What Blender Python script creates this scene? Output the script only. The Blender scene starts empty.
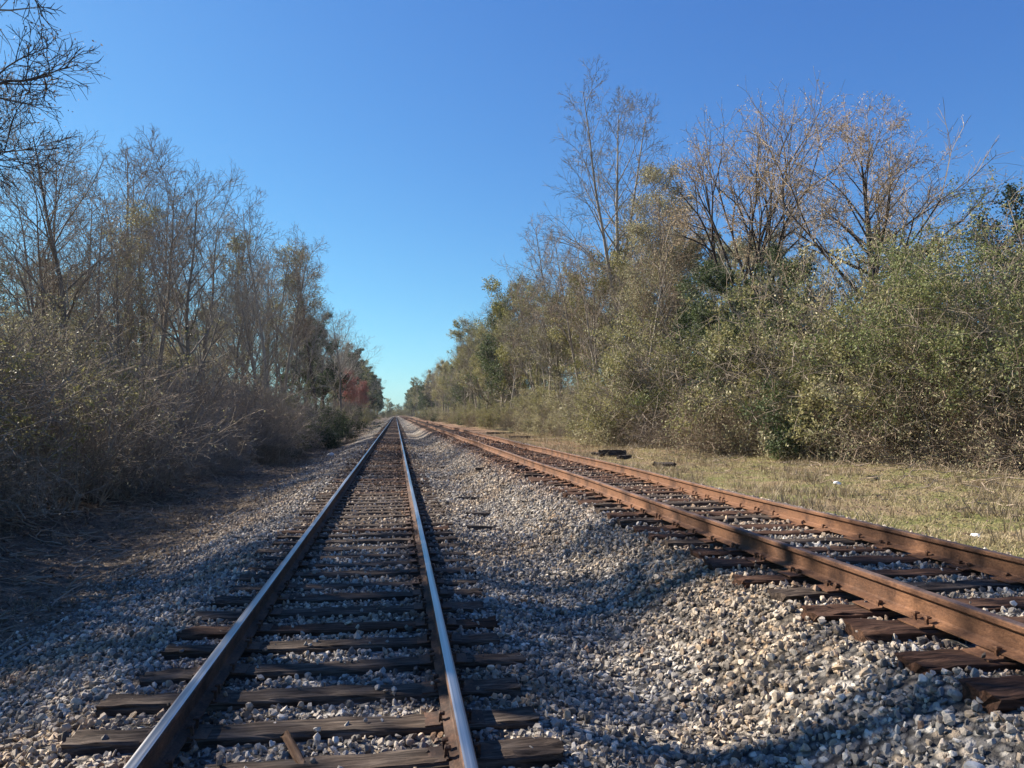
import bpy, math, random
import numpy as np
from mathutils import Vector, Matrix

R = math.radians
rng = np.random.default_rng(7)
random.seed(7)
S = bpy.context.scene
COL = S.collection

# ------------------------------------------------------------------ camera
F_PX = 760.0
YAW, PITCH = R(8.7), R(2.28)
CAM_H = 1.569                      # above the main track's rail head (z = 0)
cam = bpy.data.cameras.new('camera')
cam.sensor_width = 36.0
cam.lens = F_PX / 1024 * 36.0
cam.clip_start, cam.clip_end = 0.05, 9000
co = bpy.data.objects.new('camera', cam)
COL.objects.link(co)
co.location = (0, 0, CAM_H)
co.rotation_euler = (R(90) + PITCH, 0, -YAW)
S.camera = co

# ------------------------------------------------------------------ light
SUN_EL = R(35)
SUN_DIR = Vector((-0.80, 0.60, 0)).normalized() * math.cos(SUN_EL) + Vector((0, 0, math.sin(SUN_EL)))
W = bpy.data.worlds.new('World')
S.world = W
W.use_nodes = True
nt = W.node_tree
bg = nt.nodes['Background']
sky = nt.nodes.new('ShaderNodeTexSky')
sky.sky_type = 'NISHITA'
sky.sun_disc = False
sky.sun_elevation = SUN_EL
sky.sun_rotation = math.atan2(SUN_DIR.x, SUN_DIR.y)
sky.altitude = 0
sky.air_density = 1.0
sky.dust_density = 0.25
sky.ozone_density = 2.6
tint = nt.nodes.new('ShaderNodeMix')          # the deep clear winter blue of this sky
tint.data_type, tint.blend_type = 'RGBA', 'MULTIPLY'
tint.inputs[0].default_value = 1.0
tint.inputs[7].default_value = (0.51, 0.87, 1.18, 1)
sp = nt.nodes.new('ShaderNodeSeparateColor')    # blue falls off more gently away from the sun
cb = nt.nodes.new('ShaderNodeCombineColor')
pw = nt.nodes.new('ShaderNodeMath')
pw.operation = 'POWER'
pw.inputs[1].default_value = 0.65
ml = nt.nodes.new('ShaderNodeMath')
ml.operation = 'MULTIPLY'
ml.inputs[1].default_value = 5.13 ** 0.35
nt.links.new(sky.outputs[0], sp.inputs[0])
nt.links.new(sp.outputs[0], cb.inputs[0])
nt.links.new(sp.outputs[1], cb.inputs[1])
nt.links.new(sp.outputs[2], pw.inputs[0])
nt.links.new(pw.outputs[0], ml.inputs[0])
nt.links.new(ml.outputs[0], cb.inputs[2])
nt.links.new(cb.outputs[0], tint.inputs[6])
nt.links.new(tint.outputs[2], bg.inputs[0])
bg.inputs[1].default_value = 0.051
sl = bpy.data.lights.new('sun', 'SUN')
sl.energy = 5.0
sl.angle = R(0.5)
sl.color = (1.0, 0.90, 0.77)
so = bpy.data.objects.new('sun', sl)
COL.objects.link(so)
so.rotation_euler = SUN_DIR.to_track_quat('Z', 'Y').to_euler()
S.view_settings.view_transform = 'Standard'
S.view_settings.look = 'None'
S.view_settings.exposure = 1.36
S.view_settings.gamma = 1.0
S.view_settings.use_curve_mapping = False
S.cycles.max_bounces = 6
S.cycles.transparent_max_bounces = 4


def wp(px, D):
    """world X, Y of the photograph's column px at camera depth D"""
    xc = (px - 512) / F_PX * D
    return (xc * math.cos(YAW) + D * math.sin(YAW), D * math.cos(YAW) - xc * math.sin(YAW))


# ------------------------------------------------------------------ materials
class NT:
    def __init__(s, name):
        s.m = bpy.data.materials.new(name)
        s.m.use_nodes = True
        s.t = s.m.node_tree
        s.b = s.t.nodes['Principled BSDF']
        s.out = s.t.nodes['Material Output']

    def n(s, typ, **kw):
        nd = s.t.nodes.new(typ)
        for k, v in kw.items():
            setattr(nd, k, v)
        return nd

    def put(s, sock, v):
        if isinstance(v, bpy.types.NodeSocket):
            s.t.links.new(v, sock)
        elif v is not None:
            if isinstance(v, tuple) and len(v) == 3 and sock.type == 'RGBA':
                v = (*v, 1)
            sock.default_value = v

    def math(s, op, a, b=None, clamp=False):
        nd = s.n('ShaderNodeMath', operation=op, use_clamp=clamp)
        s.put(nd.inputs[0], a)
        s.put(nd.inputs[1], b)
        return nd.outputs[0]

    def mix(s, f, a, b, mode='MIX'):
        nd = s.n('ShaderNodeMix', data_type='RGBA', blend_type=mode)
        s.put(nd.inputs[0], f)
        s.put(nd.inputs[6], a)
        s.put(nd.inputs[7], b)
        return nd.outputs[2]

    def coord(s, kind='Object', scale=(1, 1, 1)):
        if kind == 'World':
            o = s.n('ShaderNodeNewGeometry').outputs['Position']
        else:
            o = s.n('ShaderNodeTexCoord').outputs[kind]
        mp = s.n('ShaderNodeMapping')
        s.put(mp.inputs['Vector'], o)
        mp.inputs['Scale'].default_value = scale
        return mp.outputs[0]

    def noise(s, vec, scale, detail=3, rough=0.55, color=False):
        nd = s.n('ShaderNodeTexNoise')
        s.put(nd.inputs['Vector'], vec)
        nd.inputs['Scale'].default_value = scale
        nd.inputs['Detail'].default_value = detail
        nd.inputs['Roughness'].default_value = rough
        return nd.outputs['Color' if color else 'Fac']

    def voro(s, vec, scale, out='Color', feature='F1'):
        nd = s.n('ShaderNodeTexVoronoi', feature=feature)
        s.put(nd.inputs['Vector'], vec)
        nd.inputs['Scale'].default_value = scale
        return nd.outputs[out]

    def ramp(s, f, stops, interp='LINEAR'):
        nd = s.n('ShaderNodeValToRGB')
        s.put(nd.inputs[0], f)
        r = nd.color_ramp
        r.interpolation = interp
        while len(r.elements) < len(stops):
            r.elements.new(0.5)
        for e, (p, c) in zip(r.elements, stops):
            e.position = p
            e.color = (*c, 1) if len(c) == 3 else c
        return nd.outputs[0]

    def smooth(s, v, a, b):
        nd = s.n('ShaderNodeMapRange', interpolation_type='SMOOTHSTEP')
        s.put(nd.inputs[0], v)
        nd.inputs[1].default_value = a
        nd.inputs[2].default_value = b
        return nd.outputs[0]

    def bump(s, h, dist, strength=1.0):
        nd = s.n('ShaderNodeBump')
        s.put(nd.inputs['Height'], h)
        nd.inputs['Distance'].default_value = dist
        nd.inputs['Strength'].default_value = strength
        s.t.links.new(nd.outputs[0], s.b.inputs['Normal'])

    def done(s, color=None, rough=None, metal=None, spec=None, trans=0.0):
        s.put(s.b.inputs['Base Color'], color)
        s.put(s.b.inputs['Roughness'], rough)
        if metal is not None:
            s.put(s.b.inputs['Metallic'], metal)
        if spec is not None:
            s.put(s.b.inputs['Specular IOR Level'], spec)
        if trans:
            tr = s.n('ShaderNodeBsdfTranslucent')
            s.put(tr.inputs[0], color)
            mx = s.n('ShaderNodeMixShader')
            mx.inputs[0].default_value = trans
            s.t.links.new(s.b.outputs[0], mx.inputs[1])
            s.t.links.new(tr.outputs[0], mx.inputs[2])
            s.t.links.new(mx.outputs[0], s.out.inputs[0])
        return s.m


M = {}


def gravel_stops():
    return [(0.0, (0.083, 0.078, 0.071)), (0.2, (0.194, 0.182, 0.166)), (0.42, (0.322, 0.301, 0.270)), (0.6, (0.447, 0.417, 0.369)),
            (0.72, (0.438, 0.351, 0.252)), (0.80, (0.233, 0.195, 0.158)), (0.88, (0.603, 0.568, 0.505)), (0.96, (0.700, 0.644, 0.541)), (1.0, (0.262, 0.171, 0.117))]


k = NT('ballast_stone')
rnd = k.n('ShaderNodeObjectInfo').outputs['Random']
c = k.ramp(rnd, gravel_stops())
v = k.noise(k.coord('World'), 55, 4, 0.6)
c = k.mix(0.55, c, k.ramp(v, [(0.3, (0.45, 0.44, 0.43)), (0.7, (1.1, 1.07, 1.02))]), 'MULTIPLY')
wide = k.noise(k.coord('World'), 0.55, 3, 0.5)
c = k.mix(k.smooth(wide, 0.45, 0.62), c, k.mix(1.0, c, (1.0, 0.90, 0.78), 'MULTIPLY'))
pz = k.n('ShaderNodeNewGeometry').outputs['Position']
sp_ = k.n('ShaderNodeSeparateXYZ')
k.put(sp_.inputs[0], pz)
nz = k.noise(pz, 0.9, 3)
for cx_, y0_, y1_, w0, w1, col in ((-0.41, 9, 24, 1.15, 0.7, (0.74, 0.53, 0.42)), (3.95, 6, 20, 1.7, 1.1, (0.72, 0.47, 0.36))):
    zf = k.math('MULTIPLY', k.smooth(sp_.outputs[1], y0_, y1_), k.smooth(k.math('ABSOLUTE', k.math('SUBTRACT', sp_.outputs[0], cx_)), w0, w1))
    zf = k.math('MULTIPLY', zf, k.smooth(nz, 0.2, 0.6))
    c = k.mix(zf, c, k.mix(1.0, c, col, 'MULTIPLY'))
for rx_ in (-1.16, 0.345, 3.178, 4.683):      # brake and rust dust beside each rail
    near = k.smooth(k.math('ABSOLUTE', k.math('SUBTRACT', sp_.outputs[0], rx_)), 0.34, 0.08)
    near = k.math('MULTIPLY', near, k.smooth(nz, 0.25, 0.6))
    c = k.mix(near, c, k.mix(1.0, c, (0.62, 0.46, 0.37), 'MULTIPLY'))
k.bump(k.noise(k.coord('World'), 120, 3), 0.004)
M['stone'] = k.done(c, 0.88, spec=0.25)

# ground: gravel bed, soil and litter, dry grass - by position in the place
k = NT('ground_cover')
pos = k.n('ShaderNodeNewGeometry').outputs['Position']
sx = k.n('ShaderNodeSeparateXYZ')
k.put(sx.inputs[0], pos)
X, Y = sx.outputs[0], sx.outputs[1]
wob = k.math('MULTIPLY', k.math('SUBTRACT', k.noise(pos, 0.7, 4), 0.5), 2.2)
Xw = k.math('ADD', X, wob)
vcol = k.voro(pos, 19, 'Color')
sep = k.n('ShaderNodeSeparateColor')
k.put(sep.inputs[0], vcol)
grav = k.ramp(sep.outputs[0], gravel_stops())
edge = k.voro(pos, 19, 'Distance')
grav = k.mix(k.smooth(edge, 0.3, 0.75), grav, (0.06, 0.056, 0.052))
wide = k.noise(pos, 0.5, 3)
grav = k.mix(k.smooth(wide, 0.45, 0.62), grav, k.mix(1.0, grav, (0.95, 0.84, 0.70), 'MULTIPLY'))
# far along the track the cribs are brown with rust dust
rust_zone = k.math('MULTIPLY', k.smooth(Y, 9, 30), k.smooth(k.math('ABSOLUTE', k.math('ADD', X, 0.41)), 1.1, 0.6))
grav = k.mix(k.math('MULTIPLY', rust_zone, 0.7), grav, k.mix(1.0, grav, (0.80, 0.56, 0.42), 'MULTIPLY'))
rust2 = k.math('MULTIPLY', k.smooth(Y, 6, 22), k.smooth(k.math('ABSOLUTE', k.math('SUBTRACT', X, 4.0)), 1.9, 1.2))
grav = k.mix(k.math('MULTIPLY', rust2, 0.85), grav, k.mix(1.0, grav, (0.80, 0.47, 0.33), 'MULTIPLY'))
n1 = k.noise(pos, 3.2, 5, 0.65)
n2 = k.noise(pos, 26, 4, 0.7)
soil = k.ramp(n1, [(0.3, (0.085, 0.067, 0.052)), (0.5, (0.175, 0.14, 0.108)), (0.7, (0.28, 0.23, 0.175))])
soil = k.mix(0.7, soil, k.ramp(n2, [(0.3, (0.35, 0.33, 0.3)), (0.7, (1.5, 1.42, 1.3))]), 'MULTIPLY')
g1 = k.noise(pos, 0.55, 4, 0.6)
grass = k.ramp(g1, [(0.32, (0.19, 0.135, 0.09)), (0.44, (0.28, 0.22, 0.135)), (0.56, (0.17, 0.18, 0.065)), (0.66, (0.25, 0.225, 0.11)), (0.78, (0.21, 0.15, 0.10))])
grass = k.mix(0.75, grass, k.ramp(n2, [(0.3, (0.4, 0.38, 0.34)), (0.7, (1.45, 1.4, 1.3))]), 'MULTIPLY')
pink = k.mix(0.8, (0.24, 0.155, 0.105), k.ramp(n2, [(0.3, (0.45, 0.42, 0.4)), (0.7, (1.4, 1.35, 1.3))]), 'MULTIPLY')
grass = k.mix(k.math('MULTIPLY', k.smooth(Y, 18, 34), k.smooth(Xw, 12, 8)), grass, pink)
right = k.mix(k.smooth(Xw, 14.5, 16.5), grass, soil)
base = k.mix(k.smooth(Xw, -3.1, -3.9), grav, soil)
base = k.mix(k.smooth(Xw, 6.2, 6.9), base, right)
hgt = k.math('ADD', k.math('MULTIPLY', edge, -0.6), k.math('MULTIPLY', n2, 0.8))
k.bump(hgt, 0.06)
M['ground'] = k.done(base, 0.95, spec=0.15)


def wood(name, dark, lit):  # dark and lit are the deep and pale tones of the grain
    k = NT(name)
    rnd = k.n('ShaderNodeObjectInfo').outputs['Random']
    obj = k.n('ShaderNodeTexCoord').outputs['Object']
    off = k.n('ShaderNodeVectorMath', operation='ADD')
    k.put(off.inputs[0], obj)
    cmb = k.n('ShaderNodeCombineXYZ')
    k.put(cmb.inputs[0], k.math('MULTIPLY', rnd, 37.0))
    k.put(off.inputs[1], cmb.outputs[0])
    mp = k.n('ShaderNodeMapping')
    k.put(mp.inputs[0], off.outputs[0])
    mp.inputs['Scale'].default_value = (1.6, 34, 34)
    g = k.noise(mp.outputs[0], 1.3, 5, 0.7)
    mp2 = k.n('ShaderNodeMapping')
    k.put(mp2.inputs[0], off.outputs[0])
    mp2.inputs['Scale'].default_value = (3, 7, 7)
    b = k.noise(mp2.outputs[0], 1.2, 3, 0.6)
    c = k.ramp(g, [(0.28, tuple(x * 0.35 for x in dark)), (0.42, dark), (0.62, lit), (0.8, tuple(min(1, x * 1.5) for x in lit))])
    c = k.mix(k.smooth(b, 0.35, 0.7), k.mix(1.0, c, (0.6, 0.55, 0.52), 'MULTIPLY'), c)
    c = k.mix(k.math('MULTIPLY', rnd, 0.6), c, k.mix(1.0, c, (0.62, 0.60, 0.60), 'MULTIPLY'))
    k.bump(g, 0.012)
    return k.done(c, 0.9, spec=0.15)


M['tie'] = wood('weathered_tie_wood', (0.052, 0.041, 0.033), (0.165, 0.13, 0.102))
M['tie_brown'] = wood('rusty_tie_wood', (0.058, 0.034, 0.023), (0.16, 0.088, 0.056))
M['wood_pale'] = wood('split_pale_wood', (0.17, 0.10, 0.055), (0.34, 0.22, 0.13))
M['tie_far'] = wood('paler_tie_wood', (0.12, 0.09, 0.07), (0.25, 0.19, 0.15))  # paler wood, to keep the distant ties from reading black
M['char'] = wood('blackened_wood', (0.039, 0.034, 0.031), (0.130, 0.111, 0.098))


def rust(name, a, b, c3, scale=7):
    k = NT(name)
    p = k.coord('World', (1, 0.55, 1))
    n = k.noise(p, scale, 5, 0.65)
    f = k.noise(p, 70, 4, 0.7)
    c = k.ramp(n, [(0.3, a), (0.5, b), (0.72, c3)])
    c = k.mix(0.7, c, k.ramp(f, [(0.3, (0.4, 0.37, 0.36)), (0.7, (1.35, 1.3, 1.22))]), 'MULTIPLY')
    q_ = k.noise(k.coord('World', (1, 1, 1)), 2.3, 5, 0.7)
    c = k.mix(k.smooth(q_, 0.48, 0.64), c, k.mix(1.0, c, (0.45, 0.42, 0.42), 'MULTIPLY'))
    k.bump(f, 0.004)
    return k.done(c, 0.8, spec=0.3)


M['rust_main'] = rust('dark_rusted_steel', (0.045, 0.030, 0.024), (0.085, 0.05, 0.034), (0.17, 0.085, 0.048))
M['rust_side'] = rust('orange_rusted_steel', (0.092, 0.048, 0.028), (0.159, 0.079, 0.042), (0.217, 0.109, 0.055), 4)
M['rust_head'] = rust('brown_rusted_rail_head', (0.090, 0.062, 0.055), (0.138, 0.096, 0.084), (0.198, 0.134, 0.108), 3)
k = NT('polished_rail_head')
p = k.coord('World', (14, 0.12, 1))
n = k.noise(p, 3, 3)
c = k.ramp(n, [(0.3, (0.20, 0.19, 0.19)), (0.7, (0.52, 0.52, 0.53))])
M['polished'] = k.done(c, k.math('ADD', k.math('MULTIPLY', n, 0.25), 0.24), metal=1.0)


def bark(name, a, b, scale=5):
    k = NT(name)
    rnd = k.n('ShaderNodeObjectInfo').outputs['Random']
    n = k.noise(k.coord('Object', (1, 1, 0.35)), scale, 4, 0.65)
    c = k.ramp(n, [(0.3, a), (0.7, b)])
    c = k.mix(rnd, c, k.mix(1.0, c, (0.72, 0.70, 0.68), 'MULTIPLY'))
    return k.done(c, 0.92, spec=0.12)


M['bark_grey'] = bark('grey_bark', (0.127, 0.111, 0.095), (0.316, 0.285, 0.240))
M['bark_dark'] = bark('dark_bark', (0.044, 0.036, 0.031), (0.127, 0.105, 0.086))
M['bark_pale'] = bark('pale_bark', (0.218, 0.190, 0.149), (0.460, 0.414, 0.345))
M['twig_grey'] = bark('grey_brown_twigs', (0.238, 0.213, 0.174), (0.463, 0.425, 0.348), 2)
M['twig_tan'] = bark('tan_twigs', (0.211, 0.161, 0.118), (0.384, 0.309, 0.229), 2)
M['twig_brush'] = bark('brown_brush_stems', (0.186, 0.154, 0.123), (0.437, 0.373, 0.298), 2)
M['twig_red'] = bark('rust_brown_twigs', (0.248, 0.198, 0.149), (0.408, 0.330, 0.235), 2)


def leaf(name, stops, scale=0.9, trans=0.3):
    k = NT(name)
    rnd = k.n('ShaderNodeObjectInfo').outputs['Random']
    geo = k.n('ShaderNodeNewGeometry')
    isl = geo.outputs['Random Per Island']
    n = k.noise(geo.outputs['Position'], scale, 3, 0.6)
    f = k.math('ADD', k.math('MULTIPLY', n, 0.72), k.math('MULTIPLY', isl, 0.28))
    f = k.math('ADD', f, k.math('MULTIPLY', k.math('SUBTRACT', rnd, 0.5), 0.16))
    c = k.ramp(f, stops)
    return k.done(c, 0.6, spec=0.3, trans=trans)


M['leaf_olive'] = leaf('olive_leaves', [(0.25, (0.103, 0.111, 0.047)), (0.5, (0.225, 0.221, 0.094)), (0.75, (0.392, 0.349, 0.162))])
M['leaf_grey'] = leaf('grey_green_leaves', [(0.25, (0.171, 0.169, 0.094)), (0.5, (0.316, 0.298, 0.170)), (0.75, (0.531, 0.469, 0.281))])
M['leaf_green'] = leaf('green_leaves', [(0.25, (0.066, 0.090, 0.033)), (0.5, (0.142, 0.173, 0.062)), (0.75, (0.299, 0.284, 0.123))])
M['leaf_yellow'] = leaf('yellow_green_leaves', [(0.25, (0.102, 0.112, 0.031)), (0.5, (0.204, 0.204, 0.061)), (0.75, (0.316, 0.296, 0.102))])
M['leaf_dark'] = leaf('dark_evergreen_needles', [(0.25, (0.026, 0.046, 0.019)), (0.5, (0.058, 0.089, 0.036)), (0.75, (0.122, 0.151, 0.065))])
M['leaf_dkgreen'] = leaf('dark_green_leaves', [(0.25, (0.024, 0.044, 0.015)), (0.5, (0.055, 0.083, 0.031)), (0.75, (0.132, 0.160, 0.066))])
M['bud_tan'] = leaf('tan_buds', [(0.25, (0.272, 0.197, 0.117)), (0.5, (0.445, 0.337, 0.205)), (0.75, (0.568, 0.477, 0.314))])
M['bud_brown'] = leaf('brown_dead_leaves', [(0.25, (0.131, 0.101, 0.076)), (0.5, (0.218, 0.183, 0.139)), (0.75, (0.338, 0.297, 0.234))])
M['bud_red'] = leaf('red_buds', [(0.25, (0.20, 0.06, 0.05)), (0.5, (0.34, 0.12, 0.10)), (0.75, (0.42, 0.20, 0.16))])
M['litter'] = leaf('leaf_litter', [(0.2, (0.068, 0.044, 0.029)), (0.5, (0.162, 0.115, 0.075)), (0.8, (0.306, 0.238, 0.162))], 3.0, 0.15)
M['grass'] = leaf('dry_grass_blades', [(0.25, (0.136, 0.144, 0.038)), (0.38, (0.240, 0.220, 0.084)), (0.52, (0.336, 0.276, 0.152)), (0.8, (0.440, 0.360, 0.220))], 0.6, 0.3)
M['grass_dead'] = leaf('dead_grass_blades', [(0.25, (0.136, 0.102, 0.060)), (0.5, (0.230, 0.183, 0.115)), (0.8, (0.340, 0.281, 0.187))], 0.8, 0.3)
k = NT('pale_stone')
M['pale_stone'] = k.done(k.ramp(k.noise(k.coord(), 9, 4), [(0.3, (0.42, 0.40, 0.38)), (0.7, (0.72, 0.70, 0.67))]), 0.85)
k = NT('white_litter')
M['white'] = k.done(k.ramp(k.noise(k.coord(), 30, 2), [(0.3, (0.62, 0.60, 0.55)), (0.7, (0.82, 0.81, 0.78))]), 0.6)


# ------------------------------------------------------------------ mesh helpers
class Acc:
    def __init__(s):
        s.v, s.q, s.t, s.qm, s.tm, s.n = [], [], [], [], [], 0

    def quads(s, v, q, mi=0):
        s.v.append(v)
        s.q.append(q + s.n)
        s.qm.append(np.full(len(q), mi))
        s.n += len(v)

    def tris(s, v, t, mi=0):
        s.v.append(v)
        s.t.append(t + s.n)
        s.tm.append(np.full(len(t), mi))
        s.n += len(v)

    def mesh(s, name, mats, smooth=False):
        v = np.concatenate(s.v).astype(np.float32)
        q = np.concatenate(s.q).astype(np.int32) if s.q else np.zeros((0, 4), np.int32)
        t = np.concatenate(s.t).astype(np.int32) if s.t else np.zeros((0, 3), np.int32)
        mi = np.concatenate((s.qm if s.q else []) + (s.tm if s.t else [])).astype(np.int32)
        me = bpy.data.meshes.new(name)
        me.vertices.add(len(v))
        me.vertices.foreach_set('co', v.ravel())
        me.loops.add(q.size + t.size)
        me.loops.foreach_set('vertex_index', np.concatenate([q.ravel(), t.ravel()]))
        me.polygons.add(len(q) + len(t))
        st = np.concatenate([np.arange(len(q)) * 4, q.size + np.arange(len(t)) * 3]).astype(np.int32)
        me.polygons.foreach_set('loop_start', st)
        me.polygons.foreach_set('material_index', mi)
        me.polygons.foreach_set('use_smooth', np.full(len(mi), smooth))
        for m in mats:
            me.materials.append(m)
        me.update(calc_edges=True)
        return me


def link(name, me, parent=None, loc=None, rot=None, scale=None):
    o = bpy.data.objects.new(name, me)
    COL.objects.link(o)
    if parent:
        o.parent = parent
    if loc is not None:
        o.location = loc
    if rot is not None:
        o.rotation_euler = rot
    if scale is not None:
        o.scale = scale
    return o


def tag(o, label=None, cat=None, group=None, kind=None):
    for a, b in (('label', label), ('category', cat), ('group', group), ('kind', kind)):
        if b:
            o[a] = b
    return o


def sweep(acc, prof, st, mi=0, caps=True, pm=None):
    """prof (n,2) loop in local (a,z); st: list of arrays (n,3) rings"""
    n = len(prof)
    v = np.concatenate(st)
    K = len(st)
    i = np.arange(n)
    j = (i + 1) % n
    qs = []
    for k_ in range(K - 1):
        qs.append(np.stack([k_ * n + i, k_ * n + j, (k_ + 1) * n + j, (k_ + 1) * n + i], 1))
    base = acc.n
    acc.v.append(v)
    acc.n += len(v)
    q = np.concatenate(qs)
    acc.q.append(q + base)
    acc.qm.append(np.tile(pm if pm is not None else np.full(n, mi), K - 1))
    if caps:
        for k_, flip in ((0, 1), (K - 1, 0)):
            cpt = st[k_].mean(0, keepdims=True)
            tri = np.stack([np.full(n, n), i, j] if not flip else [np.full(n, n), j, i], 1)
            acc.tris(np.concatenate([st[k_], cpt]), tri, mi)


def tubes(acc, P, rad, n, mi=0):
    """P (N,K,3), rad (N,K)"""
    N, K, _ = P.shape
    d = P[:, -1] - P[:, 0]
    d /= np.linalg.norm(d, axis=1, keepdims=True) + 1e-9
    ref = np.where(np.abs(d[:, 2:3]) > 0.8, np.array([[1.0, 0, 0]]), np.array([[0, 0, 1.0]]))
    u = np.cross(d, ref)
    u /= np.linalg.norm(u, axis=1, keepdims=True)
    w = np.cross(d, u)
    a = np.arange(n) / n * 2 * math.pi
    ring = u[:, None, None, :] * np.cos(a)[None, None, :, None] + w[:, None, None, :] * np.sin(a)[None, None, :, None]
    v = P[:, :, None, :] + ring * rad[:, :, None, None]
    i = np.arange(n)
    j = (i + 1) % n
    bq = np.concatenate([np.stack([k_ * n + i, k_ * n + j, (k_ + 1) * n + j, (k_ + 1) * n + i], 1) for k_ in range(K - 1)])
    q = (np.arange(N)[:, None, None] * (K * n) + bq[None]).reshape(-1, 4)
    acc.quads(v.reshape(-1, 3), q, mi)


def nrm(a):
    return a / (np.linalg.norm(a, axis=-1, keepdims=True) + 1e-9)


def leaves(acc, P, size, rg, mi=0, aspect=0.5, droop=0.0):
    N = len(P)
    a = nrm(rg.normal(size=(N, 3)) + np.array([0, 0, -droop]))
    b = nrm(np.cross(a, rg.normal(size=(N, 3))))
    s = size * rg.uniform(0.6, 1.3, (N, 1))
    v = np.stack([P - a * s * .5, P + b * s * aspect * .5, P + a * s * .5, P - b * s * aspect * .5], 1)
    acc.quads(v.reshape(-1, 3), np.arange(N * 4).reshape(N, 4), mi)


def grow(P0, D, L, K, wob, trop, rg):
    N = len(P0)
    P = np.zeros((N, K + 1, 3))
    P[:, 0] = P0
    D = nrm(D)
    for k_ in range(K):
        D = nrm(D + wob * rg.normal(size=(N, 3)) + np.array([0, 0, trop]))
        P[:, k_ + 1] = P[:, k_] + D * (L / K)[:, None]
    return P


def spawn(P, rad, L, m, t0, t1, ang, lr, rr, rg, taper=0.5, up=0.0):
    """m children on each polyline"""
    N, K1, _ = P.shape
    t = t0 + (t1 - t0) * (np.arange(m)[None] + rg.uniform(0, 1, (N, m))) / m
    f = t * (K1 - 1)
    i = np.minimum(f.astype(int), K1 - 2)
    fr = (f - i)[..., None]
    r = np.arange(N)[:, None]
    A, B = P[r, i], P[r, i + 1]
    p = A * (1 - fr) + B * fr
    tg = nrm(B - A)
    pr = rad[r, i] * (1 - fr[..., 0]) + rad[r, i + 1] * fr[..., 0]
    ph = rg.uniform(0, 2 * math.pi, (N, 1)) + np.arange(m)[None] * 2.4 + rg.normal(0, 0.4, (N, m))
    ref = nrm(np.cross(tg, np.array([0.31, 0.52, 0.2])))
    w = np.cross(tg, ref)
    perp = ref * np.cos(ph)[..., None] + w * np.sin(ph)[..., None]
    an = R(ang) * rg.uniform(0.7, 1.3, (N, m))[..., None]
    d = nrm(tg * np.cos(an) + perp * np.sin(an) + np.array([0, 0, up]))
    Lc = L[:, None] * lr * (1 - taper * (t - t0) / max(1e-6, (t1 - t0))) * rg.uniform(0.7, 1.25, (N, m))
    rc = pr * rr
    return p.reshape(-1, 3), d.reshape(-1, 3), Lc.ravel(), rc.ravel()


def taperr(r0, r1, K):
    s = np.linspace(0, 1, K + 1)[None]
    return r0[:, None] * (1 - s) + r1[:, None] * s


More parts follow.
